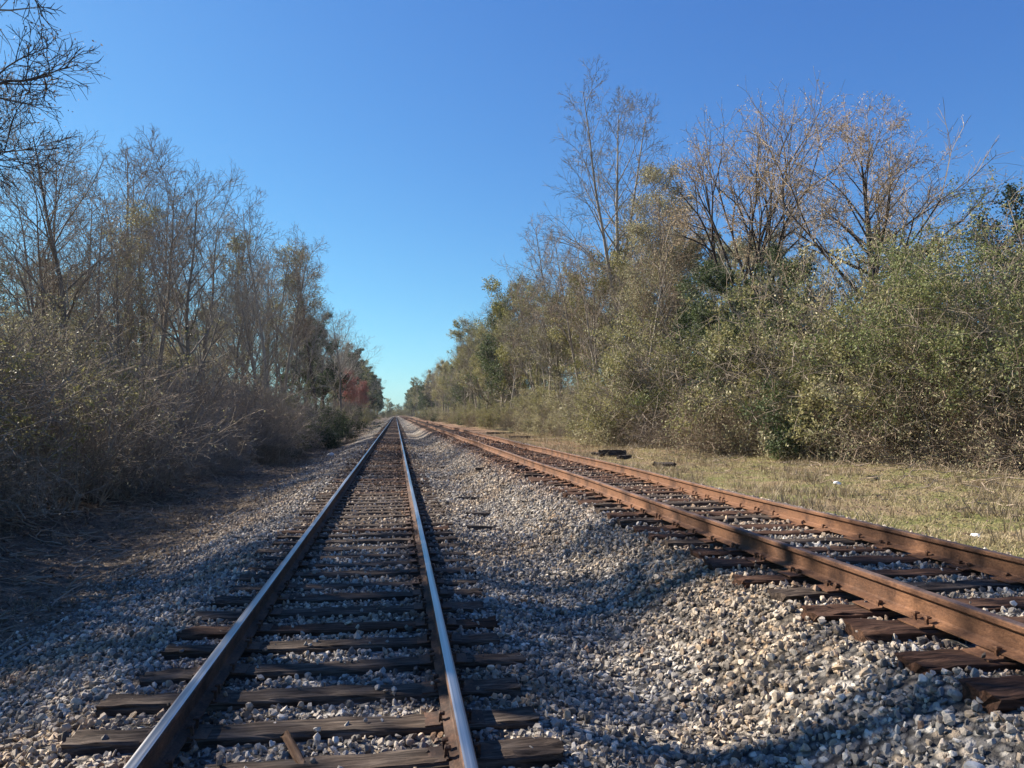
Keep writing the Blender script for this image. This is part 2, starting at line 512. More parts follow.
def tree(name, seed, H, r0, lean=(0, 0), split=None, n1=16, t0=0.3, ang1=50, l1=0.42, trop1=0.05, n2=8, n3=7, n4=4, up1=0.0,
         bark_='bark_grey', twig='twig_grey', leaf_=None, leaf_n=0, leaf_s=0.09, fine=0.006, tap1=0.5, wob0=0.04, leafspread=0.1, cl=None, extra=None, l2=0.5, strop=0.02):
    """one tree: returns trunk mesh, crown mesh"""
    rg = np.random.default_rng(seed)
    T, C = Acc(), Acc()
    if split is None:
        P = grow(np.zeros((1, 3)), np.array([[lean[0], lean[1], 1.0]]), np.array([H * 0.97]), 14, wob0, 0.03, rg)
        L = np.array([H])
        rad = taperr(np.array([r0]), np.array([r0 * 0.12]), 14)
        rad[:, 0] *= 1.35
        tubes(T, P, rad, 9, 0)
        P[:, 0, 2] -= 0.0
        S0 = [(P, rad, L)]
    else:
        ns, hs, sa, ll = split            # stems, split height, angle, length share
        P = grow(np.zeros((1, 3)), np.array([[lean[0], lean[1], 1.0]]), np.array([H * hs]), 5, wob0, 0.03, rg)
        rad = taperr(np.array([r0]), np.array([r0 * 0.85]), 5)
        rad[:, 0] *= 1.3
        tubes(T, P, rad, 9, 0)
        ph = np.arange(ns) / ns * 2 * math.pi + rg.uniform(0, .5, ns)
        an = R(sa) * rg.uniform(0.5, 1.25, ns)
        d = np.stack([np.cos(ph) * np.sin(an), np.sin(ph) * np.sin(an), np.cos(an)], 1)
        Ls = H * ll * rg.uniform(0.85, 1.08, ns)
        p0 = np.repeat(P[:, -1], ns, 0) + rg.normal(0, .05, (ns, 3))
        P2 = grow(p0, d, Ls, 12, 0.05, strop, rg)
        rad2 = taperr(np.full(ns, r0 * 0.55), np.full(ns, 0.02), 12)
        tubes(T, P2, rad2, 7, 0)
        S0 = [(P2, rad2, Ls * 0.9)]
        if hs > 0.3:
            S0.append((P, rad, np.array([H * 0.7])))
    tips = []
    for (P, rad, L) in S0:
        m = n1 if len(P) == 1 else max(4, int(n1 * 1.6 / len(P)) + 3)
        p, d, Lc, rc = spawn(P, rad, L, m, t0 if split is None else 0.25, 0.98, ang1, l1, 0.55, rg, tap1, up1)
        P1 = grow(p, d, Lc, 8, 0.09, trop1, rg)
        r1 = taperr(np.maximum(rc, fine * 2.2), np.full(len(rc), fine * 1.4), 8)
        tubes(T if r0 > 0.1 else C, P1, r1, 5, 0)
        p, d, Lc2, rc = spawn(P1, r1, Lc, n2, 0.2, 1.0, 45, l2, 0.6, rg, 0.35)
        P2 = grow(p, d, Lc2, 5, 0.12, 0.06, rg)
        r2 = taperr(np.maximum(rc, fine * 1.5), np.full(len(rc), fine), 5)
        tubes(C, P2, r2, 4, 0)
        tips.append(P2[:, 2:].reshape(-1, 3))
        if n3:
            p, d, Lc3, rc = spawn(P2, r2, Lc2, n3, 0.2, 1.0, 42, 0.56, 0.6, rg, 0.35)
            P3 = grow(p, d, Lc3, 3, 0.14, 0.04, rg)
            r3 = taperr(np.maximum(rc, fine * 1.1), np.full(len(rc), fine * 0.8), 3)
            tubes(C, P3, r3, 3, 0)
            tips.append(P3[:, 1:].reshape(-1, 3))
            if n4:
                p, d, Lc4, rc = spawn(P3, r3, Lc3, n4, 0.25, 1.0, 40, 0.6, 0.6, rg, 0.4)
                P4 = grow(p, d, Lc4, 2, 0.15, 0.02, rg)
                r4 = taperr(np.full(len(p), fine * 0.85), np.full(len(p), fine * 0.55), 2)
                tubes(C, P4, r4, 3, 0)
                tips.append(P4[:, 1:].reshape(-1, 3))
    mats = [M[twig]]
    if leaf_:
        mats.append(M[leaf_])
        tp = np.concatenate(tips)
        if cl:                              # keep leaves in clumps so that gaps show
            cn = cl[0]
            cc = tp[rg.integers(0, len(tp), cn)]
            w = tp[rg.integers(0, len(tp), leaf_n * 4)]
            dm = np.min(np.linalg.norm(w[:, None] - cc[None], axis=2), axis=1)
            w = w[dm < cl[1]][:leaf_n]
        else:
            w = tp[rg.integers(0, len(tp), leaf_n)]
        leaves(C, w + rg.normal(0, leafspread, w.shape), leaf_s, rg, 1)
    if extra:                               # leaves climbing the stem (ivy)
        ml, cnt, h0, h1, sp, sz = extra
        mats.append(M[ml])
        P0, rd0, _ = S0[0]
        bi = rg.integers(0, len(P0), cnt)
        tt = rg.uniform(h0, h1, cnt) ** 1.0 * (P0.shape[1] - 1)
        ii = np.minimum(tt.astype(int), P0.shape[1] - 2)
        pp = P0[bi, ii] + (P0[bi, ii + 1] - P0[bi, ii]) * (tt - ii)[:, None]
        wv = 0.6 + 0.6 * np.sin(pp[:, 2:3] * 2.1 + seed)
        leaves(C, pp + rg.normal(0, 1, pp.shape) * sp * wv, sz, rg, len(mats) - 1)
    return T.mesh(name + '_trunk', [M[bark_]], True), C.mesh(name + '_crown', mats, False)


def forks(T, C, P, rad, L, plan, rg, fine, thick=0.03):
    """each branch divides again and again: plan = [(children, at the tip, length ratio, angle, lift)]"""
    tips = []
    for (m, mt, lr, ang, lift) in plan:
        N, K1, _ = P.shape
        t = rg.uniform(0.3, 0.95, (N, m))
        t[:, :mt] = 0.999
        f = t * (K1 - 1)
        i = np.minimum(f.astype(int), K1 - 2)
        fr = (f - i)[..., None]
        r = np.arange(N)[:, None]
        A, B_ = P[r, i], P[r, i + 1]
        p = A * (1 - fr) + B_ * fr
        tg = nrm(B_ - A)
        pr = rad[r, i] * (1 - fr[..., 0]) + rad[r, i + 1] * fr[..., 0]
        ph = rg.uniform(0, 6.28, (N, 1)) + np.arange(m)[None] * (math.pi * (1 if mt == 2 else .77)) + rg.normal(0, .35, (N, m))
        ref = nrm(np.cross(tg, np.array([0.31, 0.52, 0.2])))
        w = np.cross(tg, ref)
        perp = ref * np.cos(ph)[..., None] + w * np.sin(ph)[..., None]
        an = R(ang) * rg.uniform(0.45, 1.15, (N, m))
        an[:, mt:] *= 1.5
        an = an[..., None]
        d = nrm(tg * np.cos(an) + perp * np.sin(an) + np.array([0, 0, lift])).reshape(-1, 3)
        Lc = (L[:, None] * lr * rg.uniform(0.75, 1.2, (N, m)))
        Lc[:, mt:] *= 0.8
        Lc = Lc.ravel()
        rc = np.maximum((pr * np.where(np.arange(m) < mt, .82, .6)[None]).ravel(), fine)
        P = grow(p.reshape(-1, 3), d, Lc, 3, 0.07, 0.0, rg)
        rad = taperr(rc, np.maximum(rc * 0.78, fine * .8), 3)
        L = Lc
        big = rc > thick
        if big.any():
            tubes(T, P[big], rad[big], 6, 0)
        if (~big).any():
            tubes(C, P[~big], rad[~big], 3, 0)
        tips.append(P[:, 1:].reshape(-1, 3))
    return np.concatenate(tips[-2:])


def big_tree(name, seed, kind, H, r0, plan, bark_, twig, bud=None, bn=0, bs=.08, fine=.008, **kw):
    rg = np.random.default_rng(seed)
    T, C = Acc(), Acc()
    z0 = np.zeros((1, 3))
    if kind == 'vase':
        P = grow(z0, np.array([[0, 0, 1.]]), np.array([H * kw['split']]), 5, .03, .02, rg)
        rad = taperr(np.array([r0 * 1.2]), np.array([r0 * .85]), 5)
        tubes(T, P, rad, 10)
        ns = kw['stems']
        ph = np.arange(ns) / ns * 6.283 + rg.normal(0, .25, ns)
        an = R(kw['ang']) * np.where(np.arange(ns) % 2 == 0, 1.0, .45) * rg.uniform(.85, 1.15, ns)
        d = np.stack([np.cos(ph) * np.sin(an), np.sin(ph) * np.sin(an), np.cos(an)], 1)
        L = H * kw['share'] * rg.uniform(.85, 1.1, ns)
        p0 = P[0, -1] - np.array([0, 0, 1.]) * rg.uniform(0, .35, (ns, 1)) * H * kw['split'] * .5
        P = grow(p0, d, L, 5, .04, .012, rg)
        rad = taperr(np.full(ns, r0 * .5), np.full(ns, r0 * .3), 5)
        tubes(T, P, rad, 7)
    else:
        P = grow(z0, np.array([[kw.get('lean', 0), 0, 1.]]), np.array([H * kw.get('lead', .9)]), 14, kw.get('wob', .025), .03, rg)
        rad = taperr(np.array([r0 * 1.2]), np.array([.03]), 14)
        tubes(T, P, rad, 10)
        tot = [(P, rad, H)]
        if kw.get('co'):                       # co-dominant stems
            for (tb, aa, ss) in kw['co']:
                i = int(tb * 14)
                dd = nrm(np.array([[math.cos(ss) * math.sin(R(aa)), math.sin(ss) * math.sin(R(aa)), math.cos(R(aa))]]))
                Pc = grow(P[:, i], dd, np.array([H * .93 - P[0, i, 2]]), 14, .03, .012, rg)
                rcx = taperr(rad[:, i] * .8, np.array([.025]), 14)
                tubes(T, Pc, rcx, 8)
                tot.append((Pc, rcx, H))
        ps, ds, Ls, rs = [], [], [], []
        for (Pq, rq, _) in tot:
            m = kw['lat'] // len(tot)
            first = Pq is P
            ta = kw['t0'] if first else .15
            t = ta + (.985 - ta) * (np.arange(m) + rg.uniform(0, 1, m)) / m
            f = t * 14
            i = np.minimum(f.astype(int), 13)
            p = Pq[0, i] + (Pq[0, i + 1] - Pq[0, i]) * (f - i)[:, None]
            rel = (t - ta) / (1 - ta)
            ph = np.arange(m) * 2.4 + rg.normal(0, .4, m)
            an = R(1) * (kw['ang0'] * (1 - rel) + kw['ang1'] * rel) * rg.uniform(.85, 1.15, m)
            ds.append(np.stack([np.cos(ph) * np.sin(an), np.sin(ph) * np.sin(an), np.cos(an)], 1))
            ps.append(p)
            Ls.append((kw['l0'] * (1 - rel) + kw['l1'] * rel) * rg.uniform(.75, 1.2, m))
            rs.append(np.minimum(.09, (rq[0, i] * .5)) * (1 - .3 * rel))
        p, d, L, rc = map(np.concatenate, (ps, ds, Ls, rs))
        P = grow(p, d, L, 5, .06, .015, rg)
        rad = taperr(np.maximum(rc, .02), np.maximum(rc * .5, .014), 5)
        tubes(T, P, rad, 6)
    tips = forks(T, C, P, rad, L, plan, rg, fine)
    mats = [M[twig]]
    if bud:
        mats.append(M[bud])
        w = tips[rg.integers(0, len(tips), bn)]
        leaves(C, w + rg.normal(0, .05, w.shape), bs, rg, 1)
    return T.mesh(name + '_trunk', [M[bark_]], True), C.mesh(name + '_crown', mats, False)


def bush(name, seed, H, Rb, ns=34, n2=9, n3=6, twig='twig_brush', leaf_=None, leaf_n=0, leaf_s=0.06, arch=-0.05, ang=32, fine=0.006,
         dead=None, n4=0, cl=None, spread=0.08, lo=.6, hi=1.18):
    rg = np.random.default_rng(seed)
    T, C = Acc(), Acc()
    a = rg.uniform(0, 2 * math.pi, ns)
    rr = Rb * 0.45 * np.sqrt(rg.uniform(0, 1, ns))
    p0 = np.stack([np.cos(a) * rr, np.sin(a) * rr, np.full(ns, -0.15)], 1)
    an = R(ang) * rg.uniform(0.15, 1.5, ns)
    a2 = a + rg.normal(0, 0.5, ns)
    d = np.stack([np.cos(a2) * np.sin(an), np.sin(a2) * np.sin(an), np.cos(an)], 1)
    L = H * rg.uniform(lo, hi, ns)
    P = grow(p0, d, L, 9, 0.07, arch, rg)
    rad = taperr(rg.uniform(0.012, 0.03, ns) * (H / 4) ** .5, np.full(ns, fine), 9)
    tubes(T, P, rad, 5, 0)
    tips = [P[:, 4:].reshape(-1, 3)]
    p, d, L2, rc = spawn(P, rad, L, n2, 0.12, 1, 48, 0.36, 0.6, rg, 0.35)
    P2 = grow(p, d, L2, 5, 0.07, -0.01, rg)
    P2[..., 2] = np.maximum(P2[..., 2], 0.02)
    r2 = taperr(np.maximum(rc * .8, fine * 1.2), np.full(len(p), fine * .8), 5)
    tubes(C, P2, r2, 3, 0)
    tips.append(P2[:, 1:].reshape(-1, 3))
    p, d, L3, rc = spawn(P2, r2, L2, n3, 0.15, 1, 50, 0.5, 0.6, rg, 0.3)
    P3 = grow(p, d, L3, 3, 0.14, -0.01, rg)
    P3[..., 2] = np.maximum(P3[..., 2], 0.02)
    tubes(C, P3, taperr(np.full(len(p), fine * .9), np.full(len(p), fine * .6), 3), 3, 0)
    tips.append(P3[:, 1:].reshape(-1, 3))
    if n4:
        p, d, L4, rc = spawn(P3, taperr(np.full(len(p), fine * .9), np.full(len(p), fine * .6), 3), L3, n4, 0.2, 1, 45, 0.6, 0.6, rg, 0.3)
        P4 = grow(p, d, L4, 2, 0.2, 0, rg)
        tubes(C, P4, taperr(np.full(len(p), fine * .7), np.full(len(p), fine * .5), 2), 3, 0)
        tips.append(P4[:, 1:].reshape(-1, 3))
    mats = [M[twig]]
    tp = np.concatenate(tips[1:])
    if leaf_:
        mats.append(M[leaf_])
        if cl:
            cc = tp[rg.integers(0, len(tp), cl[0])]
            w = tp[rg.integers(0, len(tp), leaf_n * 3)]
            dm = np.min(np.linalg.norm(w[:, None] - cc[None], axis=2), axis=1)
            w = w[dm < cl[1]][:leaf_n]
        else:
            w = tp[rg.integers(0, len(tp), leaf_n)]
        w = w + rg.normal(0, spread, w.shape)
        w[:, 2] = np.abs(w[:, 2])
        leaves(C, w, leaf_s, rg, 1)
    if dead:
        mats.append(M[dead[0]])
        w = tp[rg.integers(0, len(tp), dead[1])]
        leaves(C, w + rg.normal(0, .05, w.shape), dead[2], rg, len(mats) - 1)
    return T.mesh(name + '_stems', [M[twig]], True), C.mesh(name + '_crown', mats, False)


# ------------------------------------------------------------------ terrain
KX = np.array([-3000, -60, -22, -14, -10, -8, -6.3, -4.6, -3.4, -2.6, -1.9, -1.7, 0.9, 1.15, 1.6, 2.0, 2.35, 2.65, 5.35, 5.7, 6.5, 8, 12, 20, 60, 3000.])
KZ = np.array([0.3, 0.3, 0.1, -0.35, -0.62, -0.85, -1.0, -0.95, -0.75, -0.46, -0.235, -0.220, -0.220, -0.240, -0.25, -0.13, 0.10, 0.262, 0.275, 0.21, 0.0, -0.08, -0.02, 0.1, 0.4, 0.4])


def tz(x, y):
    x = np.asarray(x, float)
    y = np.asarray(y, float)
    z = np.interp(x, KX, KZ)
    amp = np.clip((np.abs(x - 1.8) - 4.2) / 3.0, 0, 1)
    b = np.sin(x * 1.3 + y * 0.8) * 0.5 + np.sin(x * 0.63 - y * 0.41 + 1.3) * 0.8 + np.sin(y * 1.9 + x * 2.2) * 0.25
    z = z + amp * b * 0.07
    mid = np.exp(-((x - 1.55) / 0.5) ** 2)
    z = z + mid * (np.sin(y * 0.9 + 0.4) * 0.03 + np.sin(y * 2.3) * 0.015)
    sh = np.exp(-((x + 2.9) / 0.8) ** 2)
    z = z + sh * np.sin(y * 0.7 + x) * 0.05
    # bank bulging out at near left
    z = z + 0.55 * np.exp(-(((x + 11) / 2.8) ** 2 + ((y - 13) / 6.0) ** 2))
    return z


def build_ground():
    xs = np.concatenate([[-3000, -1200, -500, -200, -110], np.arange(-70, -16, 2.0), np.arange(-16, -5, 0.45), np.arange(-5, 7, 0.11), np.arange(7, 17, 0.5), np.arange(17, 70, 2.5),
                         [110, 200, 500, 1200, 3000]])
    ys = [-2500, -800, -200, -60, -25, -12, -6]
    y = -4.0
    while y < 900:
        ys.append(y)
        y += max(0.12, 0.012 * abs(y))
    ys += [1100, 1500, 2200, 3200, 5000]
    ys = np.array(ys, float)
    gx, gy = np.meshgrid(xs, ys)
    z = tz(gx, gy)
    z = z + rng.normal(0, 0.006, z.shape) * (np.abs(gx) < 12)
    v = np.stack([gx.ravel(), gy.ravel(), z.ravel()], 1)
    nx, ny = len(xs), len(ys)
    i, j = np.meshgrid(np.arange(nx - 1), np.arange(ny - 1))
    a = (j * nx + i).ravel()
    q = np.stack([a, a + 1, a + nx + 1, a + nx], 1)
    A = Acc()
    A.quads(v, q)
    o = link('ground', A.mesh('ground', [M['ground']], True))
    tag(o, 'gravel, brown soil and dry grass along the railway', kind='structure')


build_ground()

# ------------------------------------------------------------------ railway tracks
RAILP = np.array([(-.070, 0), (.070, 0), (.070, .011), (.022, .024), (.010, .034), (.008, .085), (.010, .122), (.030, .131), (.0345, .137),
                  (.0345, .158), (.029, .166), (.018, .1685), (-.018, .1685), (-.029, .166), (-.0345, .158), (-.0345, .137), (-.030, .131),
                  (-.010, .122), (-.008, .085), (-.010, .034), (-.022, .024), (-.070, .011)])
RH = 0.1685


def rail_mesh(name, mats, wobx, wobz, seed):
    rg = np.random.default_rng(seed)
    ys = [-8.0]
    while ys[-1] < 900:
        ys.append(ys[-1] + max(0.8, ys[-1] * 0.03))
    ys = np.array(ys)
    pa, pb = rg.uniform(0, 6, 2)
    dx = wobx * (np.sin(ys * .21 + pa) + .6 * np.sin(ys * .53 + pb))
    dz = wobz * (np.sin(ys * .33 + pb) + .6 * np.sin(ys * .71 + pa))
    pm = np.zeros(len(RAILP), int)
    pm[10:13] = 1
    rings = [np.stack([RAILP[:, 0] + dx[i], np.full(len(RAILP), ys[i]), RAILP[:, 1] + dz[i]], 1) for i in range(len(ys))]
    A = Acc()
    sweep(A, RAILP, rings, 0, True, pm)
    # reverse for outward normals is not needed for closed opaque steel
    return A.mesh(name, mats, False)


def tie_mesh(name, seed, mat, L=2.59, wd=.225, hg=.18, split=0.5, n=30):
    rg = np.random.default_rng(seed)
    r = 0.018
    cs = []
    for (cx, cy) in ((1, -1), (1, 1), (-1, 1), (-1, -1)):
        for q in ((0.0, 1.0), (0.6, 0.6), (1.0, 0.0)) if cx * cy > 0 else ((1.0, 0.0), (0.6, 0.6), (0.0, 1.0)):
            cs.append((cx * (wd / 2 - r + r * q[0]), cy * (hg / 2 - r + r * q[1])))
    base = []
    for a in range(4):
        base.append(None)
    pr = np.array(cs)
    ang = np.arctan2(pr[:, 1], pr[:, 0])
    pr = pr[np.argsort(ang)]
    # extra points on the top and sides so that the surface can be uneven
    dense = []
    for i in range(len(pr)):
        p, q = pr[i], pr[(i + 1) % len(pr)]
        dense.append(p)
        if np.linalg.norm(q - p) > 0.06:
            for s in (0.25, 0.5, 0.75):
                dense.append(p + (q - p) * s)
    pr = np.array(dense)
    xs = np.linspace(-L / 2, L / 2, n)
    rings = []
    ph = rg.uniform(0, 6, (len(pr), 3))
    for i, x in enumerate(xs):
        e = min(i, n - 1 - i)
        am = 0.004 + 0.006 * np.exp(-e / 2.0)
        d = am * (np.sin(x * 5 + ph[:, 0]) + .8 * np.sin(x * 13 + ph[:, 1]) + .7 * np.sin(x * 29 + ph[:, 2]))
        rr = pr * (1 + d[:, None] / 0.1)
        bow = 0.008 * math.sin(x * 1.3 + ph[0, 0])
        ex = rg.normal(0, 0.012, len(pr)) if i in (0, n - 1) else rg.normal(0, .002, len(pr))
        rings.append(np.stack([np.full(len(pr), x) + ex, rr[:, 0] + bow, rr[:, 1] - hg / 2], 1))
    A = Acc()
    sweep(A, pr, rings)
    return A.mesh(name, [M[mat]], False)


def plate_mesh(mat):
    A = Acc()
    pr = np.array([(-.17, 0), (.17, 0), (.17, .008), (.085, .013), (.083, .021), (.073, .021), (.073, .012), (-.073, .012), (-.073, .021), (-.083, .021), (-.085, .013), (-.17, .008)])
    rings = [np.stack([pr[:, 0], np.full(len(pr), y), pr[:, 1]], 1) for y in (-.095, .095)]
    sweep(A, pr, rings)
    return A.mesh('tie_plate', [M[mat]], False)


def spike_mesh(mat):
    A = Acc()
    rings = []
    for z, w, off in ((-.01, .008, 0), (.032, .008, 0), (.034, .015, -.006), (.043, .017, -.008), (.050, .009, -.004)):
        pr = np.array([(-1, -1), (1, -1), (1, 1), (-1, 1)]) * w
        rings.append(np.stack([pr[:, 0] + off, pr[:, 1], np.full(4, z)], 1))
    sweep(A, rings[0], rings)
    return A.mesh('rail_spike', [M[mat]], False)


MAIN_X, SIDE_X, SIDE_Z = -0.408, 3.93, 0.494
G = 0.7525


def build_track(name, xc, z0, label, head, side, tiemats, dy0, jitter, seed, wobx, wobz, grp):
    root = link(name, None, loc=(xc, 0, z0))
    tag(root, label, 'railway track')
    rm = [rail_mesh('rail', [M[side], M[head]], wobx, wobz, seed + i) for i in range(2)]
    for i, s in enumerate((-1, 1)):
        link('rail', rm[i], root, loc=(s * G, 0, -RH))
    rg = np.random.default_rng(seed)
    protos = [tie_mesh('crosstie', seed * 10 + i, tiemats[i % len(tiemats)], L=2.55 + 0.08 * rg.uniform(-1, 1), wd=.215 + .02 * rg.uniform(-1, 1)) for i in range(7)]
    pl, sp = plate_mesh(side if side != 'rust_main' else 'rust_main'), spike_mesh(side)
    ties = []
    y = dy0
    while y < 55:
        ties.append((y, rg.normal(0, jitter), rg.normal(0, 0.035), rg.normal(0, 0.006)))
        y += 0.52 + rg.normal(0, 0.025)
    ties = ties[:100]
    tt = -RH - 0.012
    for i, (y, a, dx, dz) in enumerate(ties):
        o = link('crosstie', protos[int(rg.integers(0, 7))], root, loc=(dx, y, tt + dz - (0.012 if i % 9 == 4 else 0)), rot=(rg.normal(0, .012), rg.normal(0, .004), a))
        if y < 22:
            for s in (-1, 1):
                link('tie_plate', pl, o, loc=(s * G - dx, 0, -dz + .001), rot=(0, 0, -a))
                if y < 15:
                    for e in (-1, 1):
                        for f in (-1, 1):
                            if rg.uniform() < 0.85:
                                link('spike', sp, o, loc=(s * G - dx + e * 0.085, f * 0.05 * 1.0 * (1 if e > 0 else -1), 0.012), rot=(rg.normal(0, .08), rg.normal(0, .08), 0 if e > 0 else math.pi))
    # the ties too far away to tell apart
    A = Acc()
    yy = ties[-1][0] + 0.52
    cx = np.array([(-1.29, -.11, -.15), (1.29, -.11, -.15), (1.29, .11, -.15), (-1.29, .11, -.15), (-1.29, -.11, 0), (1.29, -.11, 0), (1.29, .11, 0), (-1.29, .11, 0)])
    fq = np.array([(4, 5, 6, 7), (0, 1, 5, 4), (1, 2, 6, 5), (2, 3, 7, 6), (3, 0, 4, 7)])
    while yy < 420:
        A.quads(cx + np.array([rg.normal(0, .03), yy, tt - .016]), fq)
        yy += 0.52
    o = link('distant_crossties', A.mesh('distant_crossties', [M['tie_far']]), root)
    o['kind'] = 'stuff'
    return [(y, a) for (y, a, _, _) in ties]


ties_main = build_track('railway_track', MAIN_X, 0.0, 'straight railway track with polished blue-shining rail heads on dark ties, on the left',
                        'polished', 'rust_main', ['tie', 'tie', 'tie_brown'], -3.4, 0.02, 3, 0.002, 0.002, None)
ties_side = build_track('railway_track', SIDE_X, SIDE_Z, 'rusty orange-brown railway track on higher ballast, nearer the dry grass on the right',
                        'rust_head', 'rust_side', ['tie_brown', 'tie', 'tie_brown'], -3.1, 0.045, 5, 0.02, 0.012, None)


# ------------------------------------------------------------------ ballast stones
def hull_scatter(name, pts, rot, scl, idx, mat, nvar=8):
    me = bpy.data.meshes.new(name)
    me.vertices.add(len(pts))
    me.vertices.foreach_set('co', pts.astype(np.float32).ravel())
    for an, arr in (('srot', rot), ('sscl', scl)):
        at = me.attributes.new(an, 'FLOAT_VECTOR', 'POINT')
        at.data.foreach_set('vector', arr.astype(np.float32).ravel())
    at = me.attributes.new('sidx', 'INT', 'POINT')
    at.data.foreach_set('value', idx.astype(np.int32))
    me.materials.append(mat)
    o = link(name, me)
    g = bpy.data.node_groups.new(name, 'GeometryNodeTree')
    g.interface.new_socket('Geometry', in_out='INPUT', socket_type='NodeSocketGeometry')
    g.interface.new_socket('Geometry', in_out='OUTPUT', socket_type='NodeSocketGeometry')
    N, Lk = g.nodes, g.links
    gi, go = N.new('NodeGroupInput'), N.new('NodeGroupOutput')
    jn = N.new('GeometryNodeJoinGeometry')
    shp = [(1, .8, .6), (1, .7, .7), (.9, .9, .55), (1.1, .65, .55), (1, .95, .8), (.9, .8, .45), (1.15, .8, .5), (.95, .75, .65)]
    for i in range(nvar):
        pn = N.new('GeometryNodePoints')
        pn.inputs['Count'].default_value = 15
        rv = N.new('FunctionNodeRandomValue')
        rv.data_type = 'FLOAT_VECTOR'
        rv.inputs[0].default_value = (-1, -1, -1)
        rv.inputs[1].default_value = (1, 1, 1)
        rv.inputs['Seed'].default_value = i * 13 + 5
        nn = N.new('ShaderNodeVectorMath')
        nn.operation = 'NORMALIZE'
        ml = N.new('ShaderNodeVectorMath')
        ml.operation = 'MULTIPLY'
        ml.inputs[1].default_value = shp[i % len(shp)]
        Lk.new(rv.outputs[0], nn.inputs[0])
        Lk.new(nn.outputs[0], ml.inputs[0])
        Lk.new(ml.outputs[0], pn.inputs['Position'])
        ch = N.new('GeometryNodeConvexHull')
        Lk.new(pn.outputs[0], ch.inputs[0])
        sm = N.new('GeometryNodeSetMaterial')
        sm.inputs['Material'].default_value = mat
        Lk.new(ch.outputs[0], sm.inputs[0])
        gt = N.new('GeometryNodeGeometryToInstance')
        Lk.new(sm.outputs[0], gt.inputs[0])
        Lk.new(gt.outputs[0], jn.inputs[0])
    ip = N.new('GeometryNodeInstanceOnPoints')
    Lk.new(gi.outputs[0], ip.inputs['Points'])
    Lk.new(jn.outputs[0], ip.inputs['Instance'])
    ip.inputs['Pick Instance'].default_value = True
    for an, dt, sk in (('srot', 'FLOAT_VECTOR', 'Rotation'), ('sscl', 'FLOAT_VECTOR', 'Scale'), ('sidx', 'INT', 'Instance Index')):
        na = N.new('GeometryNodeInputNamedAttribute')
        na.data_type = dt
        na.inputs[0].default_value = an
        Lk.new(na.outputs[0], ip.inputs[sk])
    Lk.new(ip.outputs[0], go.inputs[0])
    md = o.modifiers.new('scatter', 'NODES')
    md.node_group = g
    return o


def in_view(x, y, m=2.5):
    D = x * math.sin(YAW) + y * math.cos(YAW)
    xc = x * math.cos(YAW) - y * math.sin(YAW)
    return (D > 1.3) & (np.abs(xc) < D * 0.70 + m)


def stones():
    P, Sx = [], []
    for (y0, y1, dens, s0) in ((1.0, 8, 1080, .0195), (8, 16, 800, .021), (16, 30, 420, .026), (30, 55, 200, .034)):
        x0, x1 = -4.6, 6.8
        n = int((x1 - x0) * (y1 - y0) * dens)
        x = rng.uniform(x0, x1, n)
        y = rng.uniform(y0, y1, n)
        s = s0 * np.clip(np.exp(rng.normal(-.06, 0.38, n)), .35, 1.7)
        ok = in_view(x, y)
        # thin out at the borders
        pr = np.clip((x + 4.4 + 0.35 * np.sin(y * 1.1)) / 1.3, 0.02, 1) * np.clip((6.5 + 0.2 * np.sin(y * .9) - x) / 0.7, 0.02, 1)
        ok &= rng.uniform(0, 1, n) < pr
        x, y, s = x[ok], y[ok], s[ok]
        z = tz(x, y)
        keep = np.ones(len(x), bool)
        for (xc, zc, ties) in ((MAIN_X, 0, ties_main), (SIDE_X, SIDE_Z, ties_side)):
            ty = np.array([t[0] for t in ties])
            ta = np.array([t[1] for t in ties])
            i = np.clip(np.searchsorted(ty, y), 1, len(ty) - 1)
            i = np.where(np.abs(ty[i] - y) < np.abs(ty[i - 1] - y), i, i - 1)
            dy = np.abs(y - (ty[i] + (x - xc) * np.tan(ta[i])))
            on = (np.abs(x - xc) < 1.30) & (dy < 0.108 + s * 0.35) & (y < ty[-1])
            top = on & (rng.uniform(0, 1, len(x)) < (0.03 if xc < 0 else 0.02) + np.clip((y - 20) / 90, 0, .25))
            z = np.where(top, zc - 0.18 + s * 0.35, z)
            keep &= ~(on & ~top)
            for sgn in (-1, 1):
                keep &= np.abs(x - xc - sgn * G) > 0.05 + s
        x, y, z, s = x[keep], y[keep], z[keep], s[keep]
        z = z + rng.uniform(-0.012, 0.022, len(z)) * (s / .022)
        P.append(np.stack([x, y, z], 1))
        Sx.append(s)
    P = np.concatenate(P)
    s = np.concatenate(Sx)
    n = len(P)
    scl = s[:, None] * rng.uniform(0.8, 1.25, (n, 3))
    rot = rng.uniform(0, 6.28, (n, 3))
    o = hull_scatter('ballast', P, rot, scl, rng.integers(0, 8, n), M['stone'])
    tag(o, 'grey and tan crushed stone ballast around both tracks', 'ballast', kind='stuff')
    print('stones', n)


stones()


